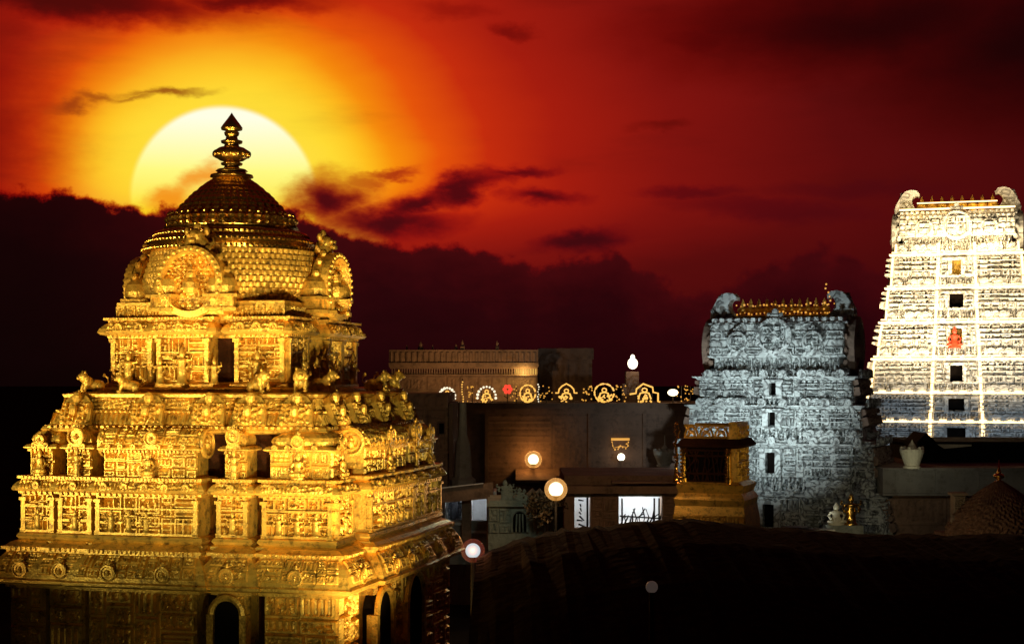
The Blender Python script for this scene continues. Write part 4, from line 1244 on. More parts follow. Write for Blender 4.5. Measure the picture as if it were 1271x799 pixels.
spot('hall_fill', (px(590, 106), 104.5, 9.3), (px(575, 112), 112, 11.4), 900, (1.0, .56, .22), 140, 1.0)  # added fill so the brown hall shows, no fixture stands here
point('strip_lamp', (px(650, 112), 110.9, pz(463, 111)), 60, (1.0, .66, .2), .15)

# long gallery wall with roof ledges
b = root_at('gallery_building', 'long dark brown gallery wall with flat ledge roof, running behind the two glowing lamps', 'building', 715, 100)
w = WM(b); w.pb(560, 1010, 512, 680, 100, 111); w.pp(560, 870, 514, 592, 100, .12, .02, mosaic(71, 5.5, .3)); w.build('wall', BROWND, b)
w = WM(b); w.pb(556, 1010, 500, 507, 99.2, 111.3); w.pb(559, 1010, 507, 513, 99.6, 100.2); w.build('roof_ledge', BROWND, b)
w = WM(b)
A = [(px(560, 99), 0)];
w.prism([(0, 0), (-2.2, -.62), (-2.2, -.8), (0, -.2)], (px(640, 100), 100.02, pz(581, 100)), (0, 1, 0), (0, 0, 1), (1, 0, 0), px(848, 100) - px(640, 100))
w.build('awning', BROWND, b)
for x in (604, 732, 800):
    w = WM(b); w.pb(x - 2.2, x + 2.2, 512.5, 640, 99.75, 100.01); w.build('pilaster', BROWND, b)

# glowing boards set out along the gallery roof
def bulbs(mb, pts, r_):
    for p in pts: mb.ball(p, r_ * random.uniform(.8, 1.2), 6, 4)
def light_board(x, label, kind, w_px, h_px):
    Y = 100.4; yb = 500
    rt = thing('light_board', label, 'light board', (px(x, Y), Y, pz(yb, Y)), 0, 'glowing figure boards along the gallery roof')
    s = Y / F * .76; W, H = w_px * s, h_px * s
    fr = MB()
    for q in (-1, 1): fr.tube([(q * W * .3, .12, 0), (q * W * .3, .12, H * .9)], .03, 5)
    fr.tube([(-W * .3, .12, H * .45), (W * .3, .12, H * .45)], .03, 5)
    fr.build('frame', IRON, rt)
    ar = MB()
    if kind == 'dots':
        bulbs(ar, [(W * .5 * math.cos(t), 0, H * .35 + H * .6 * math.sin(t)) for t in np.linspace(-.1, PI + .1, 11)], .085)
    elif kind == 'arch':
        p = [(-W * .5, H * .55), (-W * .36, H * .55), (-W * .33, H * .75), (-W * .2, H * .92), (0, H * 1.05), (W * .2, H * .92), (W * .33, H * .75), (W * .36, H * .55), (W * .5, H * .55)]
        ar.tube([(a_, 0, c_) for a_, c_ in p], .05, 5)
    elif kind == 'house':
        p = [(-W * .55, H * .45), (-W * .32, H * .5), (-W * .3, H * .72), (-W * .05, H * .98), (W * .3, H * .8), (W * .32, H * .55), (W * .5, H * .5), (W * .5, H * .08), (W * .58, H * .06)]
        ar.tube([(a_, 0, c_) for a_, c_ in p], .06, 5)
    else:
        for t0 in np.linspace(.2, PI * 2 - .5, 9):
            ar.tube([(W * .42 * math.cos(t), 0, H * .52 + H * .46 * math.sin(t)) for t in np.linspace(t0, t0 + .42, 4)], .06, 5)
        ar.tube([(W * .42 * math.cos(t), .06, H * .52 + H * .46 * math.sin(t)) for t in np.linspace(.2, 2 * PI - .3, 24)], .03, 5)
    ar.build('lit_arch', E_BULBW if kind == 'dots' else E_BULB, rt)
    fg = MB()     # seated figure drawn in light: head ring, shoulders, crossed legs, pedestal
    g = random.Random(int(x))
    c = H * .5
    fg.tube([(W * .1 * math.cos(t), 0, c + H * .16 + H * .1 * math.sin(t)) for t in np.linspace(0, 2 * PI, 9)], .045, 5)
    fg.tube([(-W * .24, 0, H * .2), (-W * .16, 0, c), (0, 0, c + H * .05), (W * .16, 0, c), (W * .24, 0, H * .2)], .055, 5)
    for i in range(16):
        a_ = g.uniform(-.28, .28) * W; z_ = g.uniform(.03, .38) * H
        fg.tube([(a_, 0, z_), (a_ + g.uniform(-.1, .1) * W, 0, z_ + g.uniform(.02, .14) * H)], g.uniform(.035, .07), 5)
    fg.build('lit_figure', E_BULB, rt)
    return rt
light_board(555, 'small arch of white bulbs nearest the gold tower, on the gallery roof', 'dots', 26, 26)
light_board(604, 'glowing figure under a dotted arch of white bulbs, below the brown hall', 'dots', 30, 28)
light_board(655, 'glowing yellow figure without a frame, at the right end of the brown hall', 'ring', 30, 30)
light_board(703, 'glowing yellow figure in a pointed arch with side arms, before the dark annexe', 'arch', 36, 30)
light_board(750, 'glowing figure inside a broken ring of yellow tube light, left of the lamp mast', 'ring', 38, 32)
light_board(800, 'glowing figure under a lopsided roof line of yellow tube light, right of the lamp mast', 'house', 44, 32)
Y = 100.3
rt = thing('flower_light', 'small red glowing flower between two yellow figures on the gallery roof', 'light', (px(630, Y), Y, pz(500, Y)))
w = MB(); w.tube([(0, 0, 0), (0, 0, .8)], .03, 5); w.tube([(0, 0, .3), (-.25, 0, .5)], .025, 5); w.build('stem', IRON, rt)
w = MB()
for t in range(6): w.ball((.2 * math.cos(t * PI / 3), 0, .9 + .2 * math.sin(t * PI / 3)), (.14, .08, .14), 6, 4)
w.build('blossom', E_RED, rt)
for i, (x, hh_, lab) in enumerate(((574, 30, 'vertical string of small bulbs in front of the brown hall wall'), (668, 26, 'vertical string of small bulbs at the corner of the brown hall'))):
    rt = thing('bulb_string', lab, 'light string', (px(x, 100.6), 100.6, pz(500, 100.6)))
    w = MB(); w.tube([(0, .06, 0), (0, .06, hh_ * .053)], .025, 5); w.build('pole', IRON, rt)
    w = MB(); bulbs(w, [(random.uniform(-.05, .05), 0, .1 + k * .16) for k in range(int(hh_ * .053 / .16))], .045); w.build('bulb', E_BULBW if i else E_BULB, rt)
for x, lab in ((586, 'low cluster of amber bulbs beside the dotted arch figure'), (728, 'amber bulbs between the pointed arch and the broken ring'), (772, 'amber bulbs in front of the lamp mast'), (641, 'amber bulbs between the red flower and the unframed figure'), (678, 'low cluster of amber bulbs left of the pointed arch'), (857, 'cluster of amber bulbs next to the silver gate tower'), (846, 'low amber bulbs right of the bright roof lamp')):
    w = MB(); w.tube([(0, .05, 0), (0, .05, 1.1)], .03, 5)
    w.m = 1
    bulbs(w, [(random.uniform(-.4, .4), 0, random.uniform(.1, 1.15)) for _ in range(16)], random.uniform(.04, .06))
    o = w.build('bulb_cluster', [IRON, E_BULBD], None, False, (px(x, 100.5), 100.5, pz(500, 100.5)))
    tag(o, lab, 'light cluster', 'bulb clusters along the gallery roof')

# mast with a blazing lamp
rt = thing('lamp_mast', 'dark stepped mast carrying a blazing white lamp above the gallery roof', 'lamp mast', (px(785, 104), 104, 0))
w = WM(rt); w.pb(773, 797, 476, 520, 103.4, 105); w.pb(777, 793, 461, 476, 103.6, 104.8); w.build('mast', BROWND, rt)
w = WM(rt); w.ball((px(785, 104), 103.8, pz(451, 104)), (.34, .34, .38), 14, 9); w.ball((px(785, 104), 103.8, pz(443.5, 104)), (.15, .15, .2), 10, 6); w.build('lamp', E_HOT, rt, True)
point('mast_light', (px(785, 104), 102.9, pz(451, 104)), 40, (1.0, .72, .42), .2)
rt = thing('roof_lamp', 'bright warm lamp low on the gallery roof next to the silver tower', 'lamp', (px(835, 100), 99.9, pz(500, 100)))
w = WM(rt); w.tube([(px(835, 100), 99.9, pz(500, 100)), (px(835, 100), 99.9, pz(490, 100))], .05, 6); w.build('post', IRON, rt)
w = WM(rt); w.ball((px(835, 100), 99.9, pz(487, 100)), (.34, .25, .22), 12, 8); w.build('lamp', E_WARM, rt, True)
point('roof_light', (px(835, 100), 99.3, pz(484, 100)), 30, (1.0, .5, .2), .2)

# lamps over the courtyard
def globe(name, label, x, y, Y, r_, m, watts, colr, post=True, wall=None):
    rt = thing(name, label, 'lamp', (px(x, Y), Y, 0 if post else pz(y, Y) - r_))
    w = WM(rt)
    if post:
        w.tube([(px(x, Y), Y, 0), (px(x, Y), Y, pz(y, Y) - r_ * .9)], .07, 8, .05); w.lathe([(.2, 0), (.2, .3), (.1, .4)], 12, px(x, Y), Y)
    w.lathe([(r_ * .3, pz(y, Y) - r_ * 1.15), (r_ * .55, pz(y, Y) - r_ * .9), (r_ * .5, pz(y, Y) - r_ * .75)], 12, px(x, Y), Y)
    if wall: w.tube([(px(x, Y), Y, pz(y, Y) - r_), (px(x, Y), Y + wall, pz(y, Y) - r_)], .05, 6)
    w.build('post' if post else 'bracket', IRON, rt)
    w = WM(rt); w.ball((px(x, Y), Y, pz(y, Y)), r_, 20, 12); w.build('glass_globe', m, rt, True)
    if m in (E_WARM, E_PALE):
        w = WM(rt); w.ball((px(x, Y), Y, pz(y, Y)), r_ * 1.6, 24, 14); w.build('halo_shell', {E_WARM: AMBER_HALO, E_PALE: RED_HALO}[m], rt, True)  # halo put in as a faint glowing shell, no real shade there
    if watts: point(name + '_light', (px(x, Y), Y + (wall * .5 if wall else -r_ * 1.9), pz(y, Y) + r_ * .3), watts, colr, r_ * .5)
    return rt
globe('street_lamp', 'biggest warm glowing globe lamp on a post beside the small stone shrine', 690, 607, 57.5, .27, E_WARM, 260, (1.0, .55, .2))
globe('wall_lamp', 'warm oval lamp fixed to the brown gallery wall above the globe lamp', 662, 570, 97.8, .34, E_WARM, 110, (1.0, .44, .10), False, 2.4)
globe('wall_lamp', 'small white lamp on the gallery wall under a loop of fairy lights', 771, 567, 98.5, .24, E_HOT, 9, (1.0, .7, .4), False, 1.4)
w = MB(); bulbs(w, [(-.55, 0, .15), (-.5, 0, -.1), (-.35, 0, -.35), (-.15, 0, -.32), (0, 0, -.12), (.15, 0, -.2), (.35, 0, -.28), (.5, 0, -.1), (.52, 0, .12), (.4, 0, .02), (-.1, 0, -.2)], .055)
w.tube([(-.55, 0, .2), (-.45, .02, -.25), (0, .02, -.12), (.45, .02, -.2), (.52, 0, .2)], .02, 5)
w.tube([(-.6, .03, .32), (.6, .03, .32)], .09, 6)
o = w.build('fairy_lights', E_BULBD, None, False, (px(770, 99.7), 99.7, pz(551, 99.7))); tag(o, 'small loop of fairy lights hung on the gallery wall above a white lamp', 'fairy lights')
globe('street_lamp', 'pale bluish globe lamp at the foot of the gold tower', 587, 683, 37, .18, E_PALE, 16, (1.0, .3, .12))
globe('street_lamp', 'faint unlit looking globe lamp in the dark foreground', 809, 728, 25, .10, E_DIM, 0, (1.0, .2, .08))

# stone block behind the gold tower
b = root_at('stone_block', 'dim brown stone building with a square dark window right behind the gold tower', 'building', 535, 70)
w = WM(b); w.pb(490, 557, 505, 700, 70, 78); w.pp(500, 557, 508, 606, 70, .07, .06, mosaic(81, 1.4, .3)); w.build('wall', BROWN, b)
w = WM(b); w.pb(489, 556, 488, 505, 69.6, 78.2); w.pp(490, 556, 490, 504, 69.6, .06, .05, bars(.5)); w.build('parapet', BROWN, b)
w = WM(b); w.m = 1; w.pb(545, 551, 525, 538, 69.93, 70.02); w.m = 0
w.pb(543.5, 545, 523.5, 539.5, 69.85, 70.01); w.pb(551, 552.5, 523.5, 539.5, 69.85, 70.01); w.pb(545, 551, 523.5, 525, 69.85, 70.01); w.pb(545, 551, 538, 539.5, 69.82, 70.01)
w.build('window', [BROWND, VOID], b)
w = WM(b); w.pb(557.2, 562, 500, 700, 69.7, 76); w.build('corner_pier', BROWND, b)
w = WM(b); x_ = px(574, 69)
w.lathe([(.62, 0), (.62, pz(606, 69)), (.56, pz(604, 69)), (.6, pz(596, 69)), (.42, pz(592, 69)), (.4, pz(575, 69)), (.33, pz(552, 69)), (.2, pz(540, 69)), (.15, pz(500, 69))], 10, x_, 69.6)
w.build('tapered_pier', GREY, b)
point('yard_fill', (px(600, 60), 62, 8.2), 70, (1.0, .6, .3), .3)  # fill added over the yard, not one of the street lamps

# low arcade with two lit openings
def lit_room(root, x0, x1, y0, y1, Y, depth, watts, colr, m_wall):
    """white walled room seen through its opening, with a tube light on the ceiling"""
    w = WM(root)
    a_, b_, z0, z1 = px(x0, Y), px(x1, Y), pz(y1, Y), pz(y0, Y)
    w.box(a_ - .3, b_ + .3, Y + depth, Y + depth + .1, z0 - .1, z1 + .3)
    w.box(a_ - .4, a_ - .3, Y + .2, Y + depth, z0 - .1, z1 + .3); w.box(b_ + .3, b_ + .4, Y + .2, Y + depth, z0 - .1, z1 + .3)
    w.box(a_ - .4, b_ + .4, Y + .2, Y + depth, z0 - .2, z0 - .1); w.box(a_ - .4, b_ + .4, Y + .2, Y + depth, z1 + .3, z1 + .4)
    w.build('room_wall', m_wall, root)
    w = WM(root); w.box((a_ + b_) / 2 - .5, (a_ + b_) / 2 + .5, Y + depth * .5, Y + depth * .5 + .08, z1 + .2, z1 + .28); w.build('tube_light', E_COOL, root)
    point('room_light', ((a_ + b_) / 2, Y + depth * .45, z1 + .05), watts, colr, .12)
b = root_at('low_arcade', 'low brown arcade with two white lit openings between gold tower and stone shrine', 'arcade', 580, 64)
w = WM(b)
for x0, x1 in ((548, 552), (573, 585), (604, 611)): w.pb(x0, x1, 618, 680, 64, 64.9)
w.build('pillar', BROWN, b)
w = WM(b); w.add([at(546, 607, 63.4), at(612, 598, 63.4), at(612, 618, 63.4), at(546, 624, 63.4), at(546, 607, 69), at(612, 598, 69), at(612, 618, 69), at(546, 624, 69)],
                 [(0, 1, 2, 3), (4, 5, 6, 7), (0, 1, 5, 4), (3, 2, 6, 7), (1, 2, 6, 5), (0, 3, 7, 4)])
w.build('roof', BROWN, b)
w = WM(b); w.add([at(547, 604.5, 63.3), at(600, 599, 63.3), at(600, 600, 63.3), at(547, 606.3, 63.3), at(547, 604.5, 64), at(600, 599, 64), at(600, 600, 64), at(547, 606.3, 64)],
                 [(0, 1, 2, 3), (4, 5, 6, 7), (0, 1, 5, 4), (3, 2, 6, 7)]); w.build('roof_edge', WHITE, b)
lit_room(b, 552, 573, 624, 646, 64, 2.2, 60, (.78, .88, 1.0), WHITE)
lit_room(b, 585, 604, 622, 656, 64, 2.2, 60, (.78, .88, 1.0), WHITE)
w = WM(b); w.pb(548, 611, 646, 700, 64.3, 64.6); w.build('low_wall', GREY, b)
rt = thing('person', 'person in dark clothes standing in the left lit opening of the low arcade', 'person', (px(564.5, 65.8), 65.85, pz(646, 65) - .7))
pw = MB()
pw.lathe([(.12, 0), (.15, .1), (.17, .45), (.2, .85), (.19, 1.0), (.17, 1.1), (.23, 1.3), (.2, 1.42), (.07, 1.47), (.06, 1.5), (.1, 1.56), (.105, 1.63), (.08, 1.7), (0, 1.73)], 14, 0, 0, 1, .65)
for q in (-1, 1): pw.tube([(q * .21, 0, 1.38), (q * .27, 0, 1.1), (q * .24, -.08, .85)], .05, 7, .035)
pw.build('body', mat('dark_cloth', (.05, .05, .055), .8, 0, .2, 3, .2), rt, True)

# small stone shrine
b = root_at('small_stone_shrine', 'small greenish stone shrine with an arched doorway and crowned figures on its roof', 'shrine', 635, 60)
w = WM(b); w.pb(606, 690, 628, 720, 60, 63); w.pp(606, 634, 630, 662, 60, .05, .06, mosaic(91, .8, .16)); w.pp(655, 686, 634, 664, 60, .05, .05, bars(.16)); w.build('wall', STONE, b)
w = WM(b); w.pb(604, 692, 624.5, 628.5, 59.8, 63.2); w.pb(607, 660, 621, 624.5, 59.9, 63); w.build('cornice', STONE, b)
w = WM(b)
dx_, dz_ = px(645, 60), pz(660, 60)
W_ = .3
p = [(-W_, 0), (W_, 0)] + [(W_ * math.cos(t), .55 + W_ * math.sin(t)) for t in np.linspace(0, PI, 11)]
w.m = 1; w.prism(p, (dx_, 59.96, dz_), (1, 0, 0), (0, 0, 1), (0, 1, 0), .1); w.m = 0
w.tube([(dx_ - W_, 59.93, dz_)] + [(dx_ + W_ * math.cos(t), 59.93, dz_ + .55 + W_ * math.sin(t)) for t in np.linspace(PI, 0, 11)] + [(dx_ + W_, 59.93, dz_)], .05, 6)
for q in (-.14, 0, .14): w.tube([(dx_ + q, 59.94, dz_), (dx_ + q * .8, 59.94, dz_ + .72)], .035, 6)
w.build('doorway', [STONE, VOID], b)
for x, hh_ in ((627, .75), (633, .6), (645, .5), (651, .45)):
    w = MB(); statue_mesh(w, 1, 0 if x < 640 else 1); o = w.build('crowned_statue', STONE, b, True, (px(x, 60) - b.location.x, .25, pz(621, 60))); o.scale = (hh_ * 1.5, hh_, hh_)
w = WM(b)
for q in (0, 1):
    w.tube([at(658 + q * 9, 622, 60.2), at(656 + q * 9, 613, 60.2), at(661 + q * 9, 608, 60.2), at(665 + q * 9, 613, 60.2), at(670 + q * 8, 620, 60.2), at(675 + q * 6, 622, 60.2)], .1, 7, .06)
w.build('scroll_crest', BROWN, b)
point('shrine_light', (px(636, 55), 55, 7.6), 120, (.8, .95, .75), .3)  # extra light put in to lift the shrine stone

# shrub by the lamp
def tree(name, label, x, Y, zb, zt, rad, leafm, n=1800, seed=1, ls=.09):
    g = np.random.RandomState(seed)
    rt = thing(name, label, 'shrub', (px(x, Y), Y, 0))
    w = MB()
    w.tube([(0, 0, 0), (.04, 0, zb * .6), (0, .03, zb + (zt - zb) * .4)], .09, 8, .04)
    for i in range(6):
        a_ = g.uniform(0, 6.28); w.tube([(0, 0, zb), (math.cos(a_) * rad * .4, math.sin(a_) * rad * .4, zb + (zt - zb) * .45), (math.cos(a_) * rad * .8, math.sin(a_) * rad * .8, zb + (zt - zb) * g.uniform(.5, .9))], .035, 5, .015)
    w.build('trunk', BARK, rt)
    cl = g.normal(0, .55, (14, 3)); cl = cl / np.maximum(1, np.linalg.norm(cl, axis=1, keepdims=True))
    c = cl[g.randint(0, 14, n)] + g.normal(0, .22, (n, 3))
    c = c * np.array((rad, rad, (zt - zb) / 2)) + np.array((0, 0, (zt + zb) / 2))
    t = g.normal(0, 1, (n, 3)); t /= np.linalg.norm(t, axis=1, keepdims=True)
    u = np.cross(t, g.normal(0, 1, (n, 3))); u /= np.linalg.norm(u, axis=1, keepdims=True)
    V = np.stack([c - t * ls, c + u * ls * .45, c + t * ls, c - u * ls * .45], 1).reshape(-1, 3)
    w = MB(); w.add(V, np.arange(n * 4).reshape(n, 4)); w.build('crown', leafm, rt)
tree('shrub', 'reddish brown leafy shrub growing under the biggest globe lamp', 676, 59, 4.5, 5.9, .62, LEAF, 1500, 4)

# colonnade hall with lit openings
b = root_at('colonnade_hall', 'low hall right of the globe lamp with two white lit barred openings', 'hall', 765, 80)
w = WM(b)
for x0, x1, m_ in ((700, 713, 0), (733, 768, 0), (822, 850, 0)): w.pb(x0, x1, 612, 720, 80, 81.2)
w.pp(735, 767, 616, 655, 80, .06, .05, mosaic(95, .9, .25)); w.pp(823, 849, 616, 655, 80, .06, .05, mosaic(96, .9, .25))
w.pb(713, 733, 655, 720, 80.3, 80.8); w.pb(768, 822, 650, 720, 80.3, 80.8)
w.build('wall', BROWN, b)
w = WM(b); w.pb(696, 856, 603, 612.5, 79.4, 88); w.pb(760, 846, 597.5, 600, 78.9, 80); w.pb(700, 852, 590, 603, 80.2, 88); w.build('roof', BROWN, b)
w = WM(b); w.pb(713, 733, 612.6, 617, 80.1, 80.9); w.pb(768, 822, 612.6, 616, 80.1, 80.9); w.build('lintel', CREAM, b)
lit_room(b, 713, 733, 616, 656, 80, 2.6, 40, (.78, .88, 1.0), WHITE)
lit_room(b, 768, 822, 616, 650, 80, 3.0, 150, (.80, .9, 1.0), WHITE)
w = WM(b); g = random.Random(5)
for i in range(15):
    x0 = 771 + i * 3.4; w.tube([at(x0, 651, 80.5), at(x0 + g.uniform(-3, 5), 642, 80.5), at(x0 + g.uniform(-2, 8), 633 + g.uniform(-4, 7), 80.5)], .05, 5, .03)
for x0 in (772, 812, 818): w.tube([at(x0, 651, 80.5), at(x0, 618, 80.5)], .05, 5)
w.tube([at(769, 640, 80.5), at(821, 643, 80.5)], .04, 5)
w.build('iron_grille', IRON, b)
w = WM(b); g = random.Random(9)
for i in range(7):
    y0 = 620 + i * 5; w.tube([at(715 + g.uniform(0, 6), y0, 80.4), at(724 + g.uniform(-3, 6), y0 + g.uniform(0, 8), 80.4)], .05, 5, .03)
w.tube([at(729, 617, 80.4), at(729, 655, 80.4)], .06, 5); w.build('door_grille', IRON, b)
spot('hall_front_fill', (px(770, 66), 68, 8.0), (px(790, 80), 80, 5), 420, (1.0, .6, .3), 120, 1.0)  # added spot that keeps the colonnade front visible, no fixture built

# urn finials
def urn(label, x, yb, yt, Y, wpx, m, spike):
    s = Y / F; H = (yb - yt) * s; W_ = wpx * s / 2
    w = MB()
    w.lathe([(W_ * .7, 0), (W_ * .72, H * .08), (W_ * .6, H * .1), (W_ * .72, H * .25), (W_ * .98, H * .55), (W_, H * .66), (W_ * .86, H * .7), (W_ * .8, H * .62), (W_ * .3, H * .6), (W_ * .24, H * .74), (W_ * .3, H * .8), (W_ * .12, H * .9), (0, H)], 20)
    for i in range(6): w.ball((W_ * .86 * math.cos(i * PI / 3), W_ * .86 * math.sin(i * PI / 3), H * .7), W_ * .16, 6, 4)
    if spike: w.tube([(0, 0, H * .9), (0, 0, H * 1.35)], .05, 6, .02)
    o = w.build('stone_urn', m, None, False, (px(x, Y), Y, pz(yb, Y)))
    tag(o, label, 'urn', 'stone urns on the rooftops')
urn('grey stone urn with a thin spike on the gallery awning left of the gilded pavilion', 825, 579, 550, 97.3, 28, GREY, True)
spot('urn_light', (px(815, 90), 91, 7.0), (px(825, 97), 97.3, 5.4), 50, (.9, .9, .75), 60, 1.0, .1)  # spot added only to brighten the urn
urn('cream stone urn with a knobbed rim on the long grey wall before the white tower', 1132, 581, 545, 84, 30, CREAM, False)

# gilded pavilion at the foot of the silver tower
pv = thing('gilded_pavilion', 'small gilded pavilion with dark lattice screen at the left foot of the silver tower', 'pavilion', (px(884, 72) + .4, 73.4, 0), R(-20))
Yp = 72
zz = lambda y: pz(y, Yp)
w = MB()
w.sweep(square(1.45), [(.3, 0), (.3, zz(650)), (.26, zz(640)), (.18, zz(628)), (.24, zz(620)), (.16, zz(616)), (.05, zz(612)), (.12, zz(606)), (.16, zz(602)), (-.1, zz(598))])
w.panel((-1.72, -1.76, zz(652)), (1, 0, 0), (0, 0, 1), (0, -1, 0), 3.44, .5, .05, .05, mosaic(111, .8, .18))
w.build('base', GOLD, pv)
w = MB(); w.sweep(square(1.25), [(0, zz(600)), (0, zz(555))])
w.panel((1.254, -1.25, zz(599)), (0, 1, 0), (0, 0, 1), (1, 0, 0), 2.5, zz(528) - zz(599), .035, .08, mosaic(113, .6, .14))
w.sweep([(.85, -1.3), (1.25, -1.3), (1.25, 1.25), (.85, 1.25)], [(0, zz(599)), (0, zz(524))])
w.build('wall', GOLD, pv)
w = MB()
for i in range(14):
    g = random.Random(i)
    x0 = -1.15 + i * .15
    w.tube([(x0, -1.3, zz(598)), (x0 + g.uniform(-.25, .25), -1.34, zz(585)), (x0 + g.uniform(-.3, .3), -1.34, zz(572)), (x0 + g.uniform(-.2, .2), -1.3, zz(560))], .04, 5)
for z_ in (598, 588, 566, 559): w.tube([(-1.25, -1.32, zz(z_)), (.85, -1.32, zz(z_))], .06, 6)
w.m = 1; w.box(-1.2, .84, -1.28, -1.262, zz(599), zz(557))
w.build('lattice_screen', [AGED_SHADE, VOID], pv)
for q, yq in ((-1.3, -1.3), (.86, -1.36), (-1.3, 1.2)):
    w = MB(); w.lathe([(.16, zz(600)), (.16, zz(594)), (.1, zz(592)), (.1, zz(566)), (.15, zz(562)), (.1, zz(560)), (.2, zz(556))], 12, q, yq)
    for z_ in np.linspace(zz(598), zz(560), 9): w.ball((q - .1, yq - .1, z_), .07, 6, 4)
    w.build('pillar', GOLDS, pv)
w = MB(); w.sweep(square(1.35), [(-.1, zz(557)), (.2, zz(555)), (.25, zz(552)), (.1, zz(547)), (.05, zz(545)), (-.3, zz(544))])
w.build('eave', AGED_SHADE, pv)
w = MB()
for i in range(3):
    xc = -.95 + i * .72
    w.tube([(xc + .32 * math.cos(t), -1.2, zz(544) + .55 * math.sin(t)) for t in np.linspace(0, PI, 9)], .055, 6)
    w.tube([(xc + .18 * math.cos(t), -1.2, zz(540) + .2 * math.sin(t)) for t in np.linspace(0, 2 * PI, 9)], .045, 6)
    w.tube([(xc - .3, -1.2, zz(544)), (xc + .3, -1.2, zz(530))], .04, 5); w.tube([(xc + .3, -1.2, zz(544)), (xc - .3, -1.2, zz(530))], .04, 5)
w.tube([(-1.3, -1.2, zz(543)), (1.2, -1.2, zz(543))], .06, 6); w.tube([(-1.3, -1.2, zz(528)), (1.2, -1.2, zz(528))], .06, 6)
w.tube([(-1.3, 1.1, zz(528)), (1.2, 1.1, zz(528))], .06, 6)
w.build('arched_lattice', GOLD, pv)
w = MB()
w.tube([(-1.75, -1.3, zz(600)), (-1.62, -1.3, zz(570)), (-1.7, -1.3, zz(550)), (-1.5, -1.3, zz(535)), (-1.62, -1.3, zz(524))], .08, 6, .03)
for z_ in np.linspace(zz(600), zz(526), 22): w.ball((-1.65 + random.uniform(-.12, .12), -1.4, z_), random.uniform(.04, .08), 6, 4)
w.build('side_crest', GOLDS, pv)
spot('pavilion_fill', (16.0, 66.0, 4.6), (px(905, 72), 72, 8.0), 330, (1.0, .72, .25), 60, 1.0, .1)  # added spot gilding the pavilion's right side, without a fixture
point('pavilion_front_fill', (px(850, 66), 68.5, 5.2), 6, (1.0, .7, .28), .15)  # weak added fill for the pavilion front

# statues at the foot of the silver tower
rt = thing('guardian_statue', 'cream and gold guardian statue pair at the right foot of the silver tower', 'statue', (px(1042, 84), 84, 0))
w = MB(); w.box(-.8, 1.2, -.5, .6, 0, pz(651, 84)); w.build('pedestal', STONE, rt)
w = MB(); statue_mesh(w, 1, 1); o = w.build('pale_figure', CREAM, rt, True, (-.2, -.1, pz(651, 84))); o.scale = (1.5, 1.2, 1.25)
w = MB(); statue_mesh(w, 1, 0); o = w.build('gold_figure', GOLDS, rt, True, (.6, -.15, pz(651, 84))); o.scale = (1.8, 1.3, 1.6)
spot('statue_lamp', (px(1042, 76), 77, 3.0), (px(1044, 84), 84, 3.4), 160, (1.0, .84, .5), 60, 1.0, .1)

# long grey wall on the right, roof and gable behind
b = root_at('grey_wall_building', 'long plain grey building with banded wall and dark roof below the white tower', 'building', 1195, 86)
w = WM(b); w.pb(1098, 1330, 612, 760, 87, 98); w.pp(1100, 1300, 616, 652, 87, .08, .05, mosaic(121, 2.4, .4)); w.build('lower_wall', BROWN, b)
w = WM(b); w.pb(1096, 1330, 584, 612, 86, 98.2); w.pb(1096, 1330, 580.5, 584, 85.6, 98.4); w.pb(1096, 1330, 612, 615, 85.8, 87.4)
w.pb(1111, 1112, 584, 612, 85.95, 86.1); w.pb(1160, 1161, 584, 612, 85.95, 86.1); w.pb(1215, 1216, 584, 612, 85.95, 86.1); w.build('parapet', GREY, b)
w = WM(b); w.pb(1140, 1340, 551, 581, 92, 99); w.pb(1138, 1340, 548, 552, 91.4, 99.4); w.build('roof', ROOF, b)
w = WM(b); w.prism([(px(1139, 91), pz(580, 91)), (px(1166, 91), pz(566, 91)), (px(1166, 91), pz(552, 91)), (px(1150, 91), pz(537, 91)), (px(1139, 91), pz(548, 91))], (0, 91, 0), (1, 0, 0), (0, 0, 1), (0, 1, 0), 3)
w.build('gable', ROOF, b)
w = WM(b); w.add([at(1163, 551, 90.8), at(1172, 556.5, 90.8), at(1206, 553.5, 90.8), at(1206, 551.5, 90.8), at(1163, 551, 91.3), at(1172, 556.5, 91.3), at(1206, 553.5, 91.3), at(1206, 551.5, 91.3)],
                 [(0, 1, 2, 3), (4, 5, 6, 7), (0, 1, 5, 4), (1, 2, 6, 5), (2, 3, 7, 6), (3, 0, 4, 7)]); w.build('eave_board', CREAM, b)
spot('wall_flood', (px(1150, 70), 72, 6.5), (px(1160, 86), 86, 5.0), 330, (.95, .86, .66), 100, 1.0)
spot('urn_lamp', (px(1132, 80), 81, 5.2), (px(1145, 86), 86, 6.4), 60, (.95, .95, .7), 70, 1.0, .1)

# small dome with golden finial at the right
b = thing('domed_shrine', 'dark rough dome with a thin golden finial at the lower right corner', 'shrine', (px(1240, 56), 56, 0))
zc_ = lambda y: pz(y, 56)
prof = [(1.9, zc_(668)), (1.85, zc_(655)), (1.62, zc_(640)), (1.15, zc_(622)), (.6, zc_(607)), (.2, zc_(598)), (.1, zc_(596))]
zs = np.linspace(prof[0][1], prof[-1][1], 60); rs = np.interp(zs, [p_[1] for p_ in prof], [p_[0] for p_ in prof])
nA = 220; ang = np.arange(nA) * 2 * PI / nA
uu, vv = np.meshgrid(ang * 1.6, zs)
rr = rs[:, None] * (1 + .07 * (maze(uu, vv, .16, 3, .1) - .5))
V = np.stack([rr * np.cos(ang)[None], rr * np.sin(ang)[None], np.repeat(zs[:, None], nA, 1)], -1).reshape(-1, 3)
idx = np.arange(60 * nA).reshape(60, nA); nx_ = np.roll(idx, -1, 1)
w = MB(); w.add(V, np.stack([idx[:-1], nx_[:-1], nx_[1:], idx[1:]], -1).reshape(-1, 4)); w.build('dome', SILVERD, b)
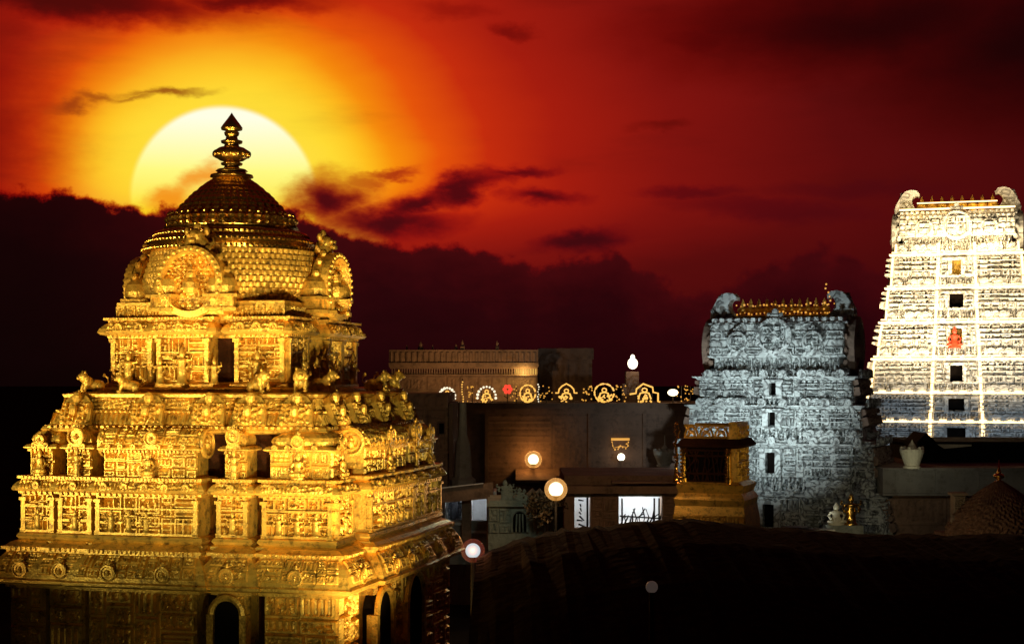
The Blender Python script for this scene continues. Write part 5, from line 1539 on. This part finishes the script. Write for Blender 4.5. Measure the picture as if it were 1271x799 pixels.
w = MB(); w.sweep(square(1.75), [(0, 0), (0, zc_(670)), (.12, zc_(668)), (.12, zc_(664)), (-.2, zc_(663))]); w.build('wall', SILVERD, b)
w = MB(); pot_finial(w, 0, 0, zc_(598), .5, 12); w.tube([(0, 0, zc_(582)), (0, 0, zc_(570))], .04, 6, .01); w.build('finial', GOLDS, b, True)
rt = thing('stone_pillar', 'pale carved stone pillar with crouching figure left of the small dark dome', 'pillar', (px(1189, 56.5), 56.5, 0))
w = MB(); w.box(-.22, .22, -.22, .22, 0, pz(612, 56.5)); w.panel((-.22, -.224, pz(658, 56.5)), (1, 0, 0), (0, 0, 1), (0, -1, 0), .44, 1.3, .035, .06, mosaic(131, .4, .12)); w.box(-.3, .3, -.3, .3, pz(614, 56.5), pz(611, 56.5)); w.build('shaft', GREY, rt)
w = MB(); lion_mesh(w); o = w.build('lion_figure', GREY, rt, True, (-.1, -.3, pz(662, 56.5)), R(-40)); o.scale = (.8, .8, .9)
spot('dome_fill', (px(1170, 46), 49, 4.2), (px(1232, 56), 56, 5.6), 200, (1.0, .62, .28), 70, 1.0, .1)  # unseen spot added to lift the dark dome and pillar

# kiosk and blocks on the dark terrace before the silver tower
for x0, x1, y0, y1, lab in ((975, 1002, 654, 672, 'low white ledge block before the silver tower door'), (1004, 1035, 657, 668, 'low white ledge block right of the tower door')):
    w = MB(); Wd = px(x1, 80) - px(x0, 80)
    w.sweep([(0, 0), (Wd, 0), (Wd, .8), (0, .8)], [(0, 0), (0, pz(y0, 80) - .14), (.06, pz(y0, 80) - .12), (.06, pz(y0, 80))])
    o = w.build('ledge_block', GREY, None, False, (px(x0, 80), 80, 0)); tag(o, lab, 'ledge', 'ledge blocks at the foot of the silver tower')
# ------------------------------------------------------------------ dark foreground roof
tp = [(592, 692), (606, 688), (625, 681), (660, 670), (700, 661), (760, 655), (800, 650), (840, 647), (885, 649), (930, 653), (965, 657), (1000, 660), (1060, 664), (1120, 667), (1200, 668), (1400, 664)]
fr = thing('foreground_hall', 'unlit black hall roof rising in a low curve across the lower right foreground', 'building', (px(950, 36), 36, 0))
Yf = 36.0
V = []; rows = [(36.0, 0), (33, .18), (30, .62), (27, 1.25), (24, 2.1), (22, 2.9), (22, 7)]
xs = [px(a_, Yf) for a_, _ in tp]; zs_ = [pz(b_, Yf) for _, b_ in tp]
xd = np.linspace(xs[0], xs[-1], 90); zd = np.interp(xd, xs, zs_)
g = np.random.RandomState(8)
rr_ = [(46.0, 2.5), (42, 1.0), (38, .12)] + rows
for Yq, dz in rr_:
    for x, z in zip(xd, zd): V.append((x - fr.location.x, Yq - 36, max(0, z - dz + g.normal(0, .03))))
n = 90; idx = np.arange(len(rr_) * n).reshape(len(rr_), n)
w = MB(); w.add(V, np.stack([idx[:-1, :-1], idx[:-1, 1:], idx[1:, 1:], idx[1:, :-1]], -1).reshape(-1, 4))
ends = []
for c_ in (0, n - 1):
    for k in range(len(rr_) - 1):
        A, B = V[k * n + c_], V[(k + 1) * n + c_]
        w.add([A, B, (B[0], B[1], 0), (A[0], A[1], 0)], [(0, 1, 2, 3)])
w.build('vaulted_roof', ROOF, fr)
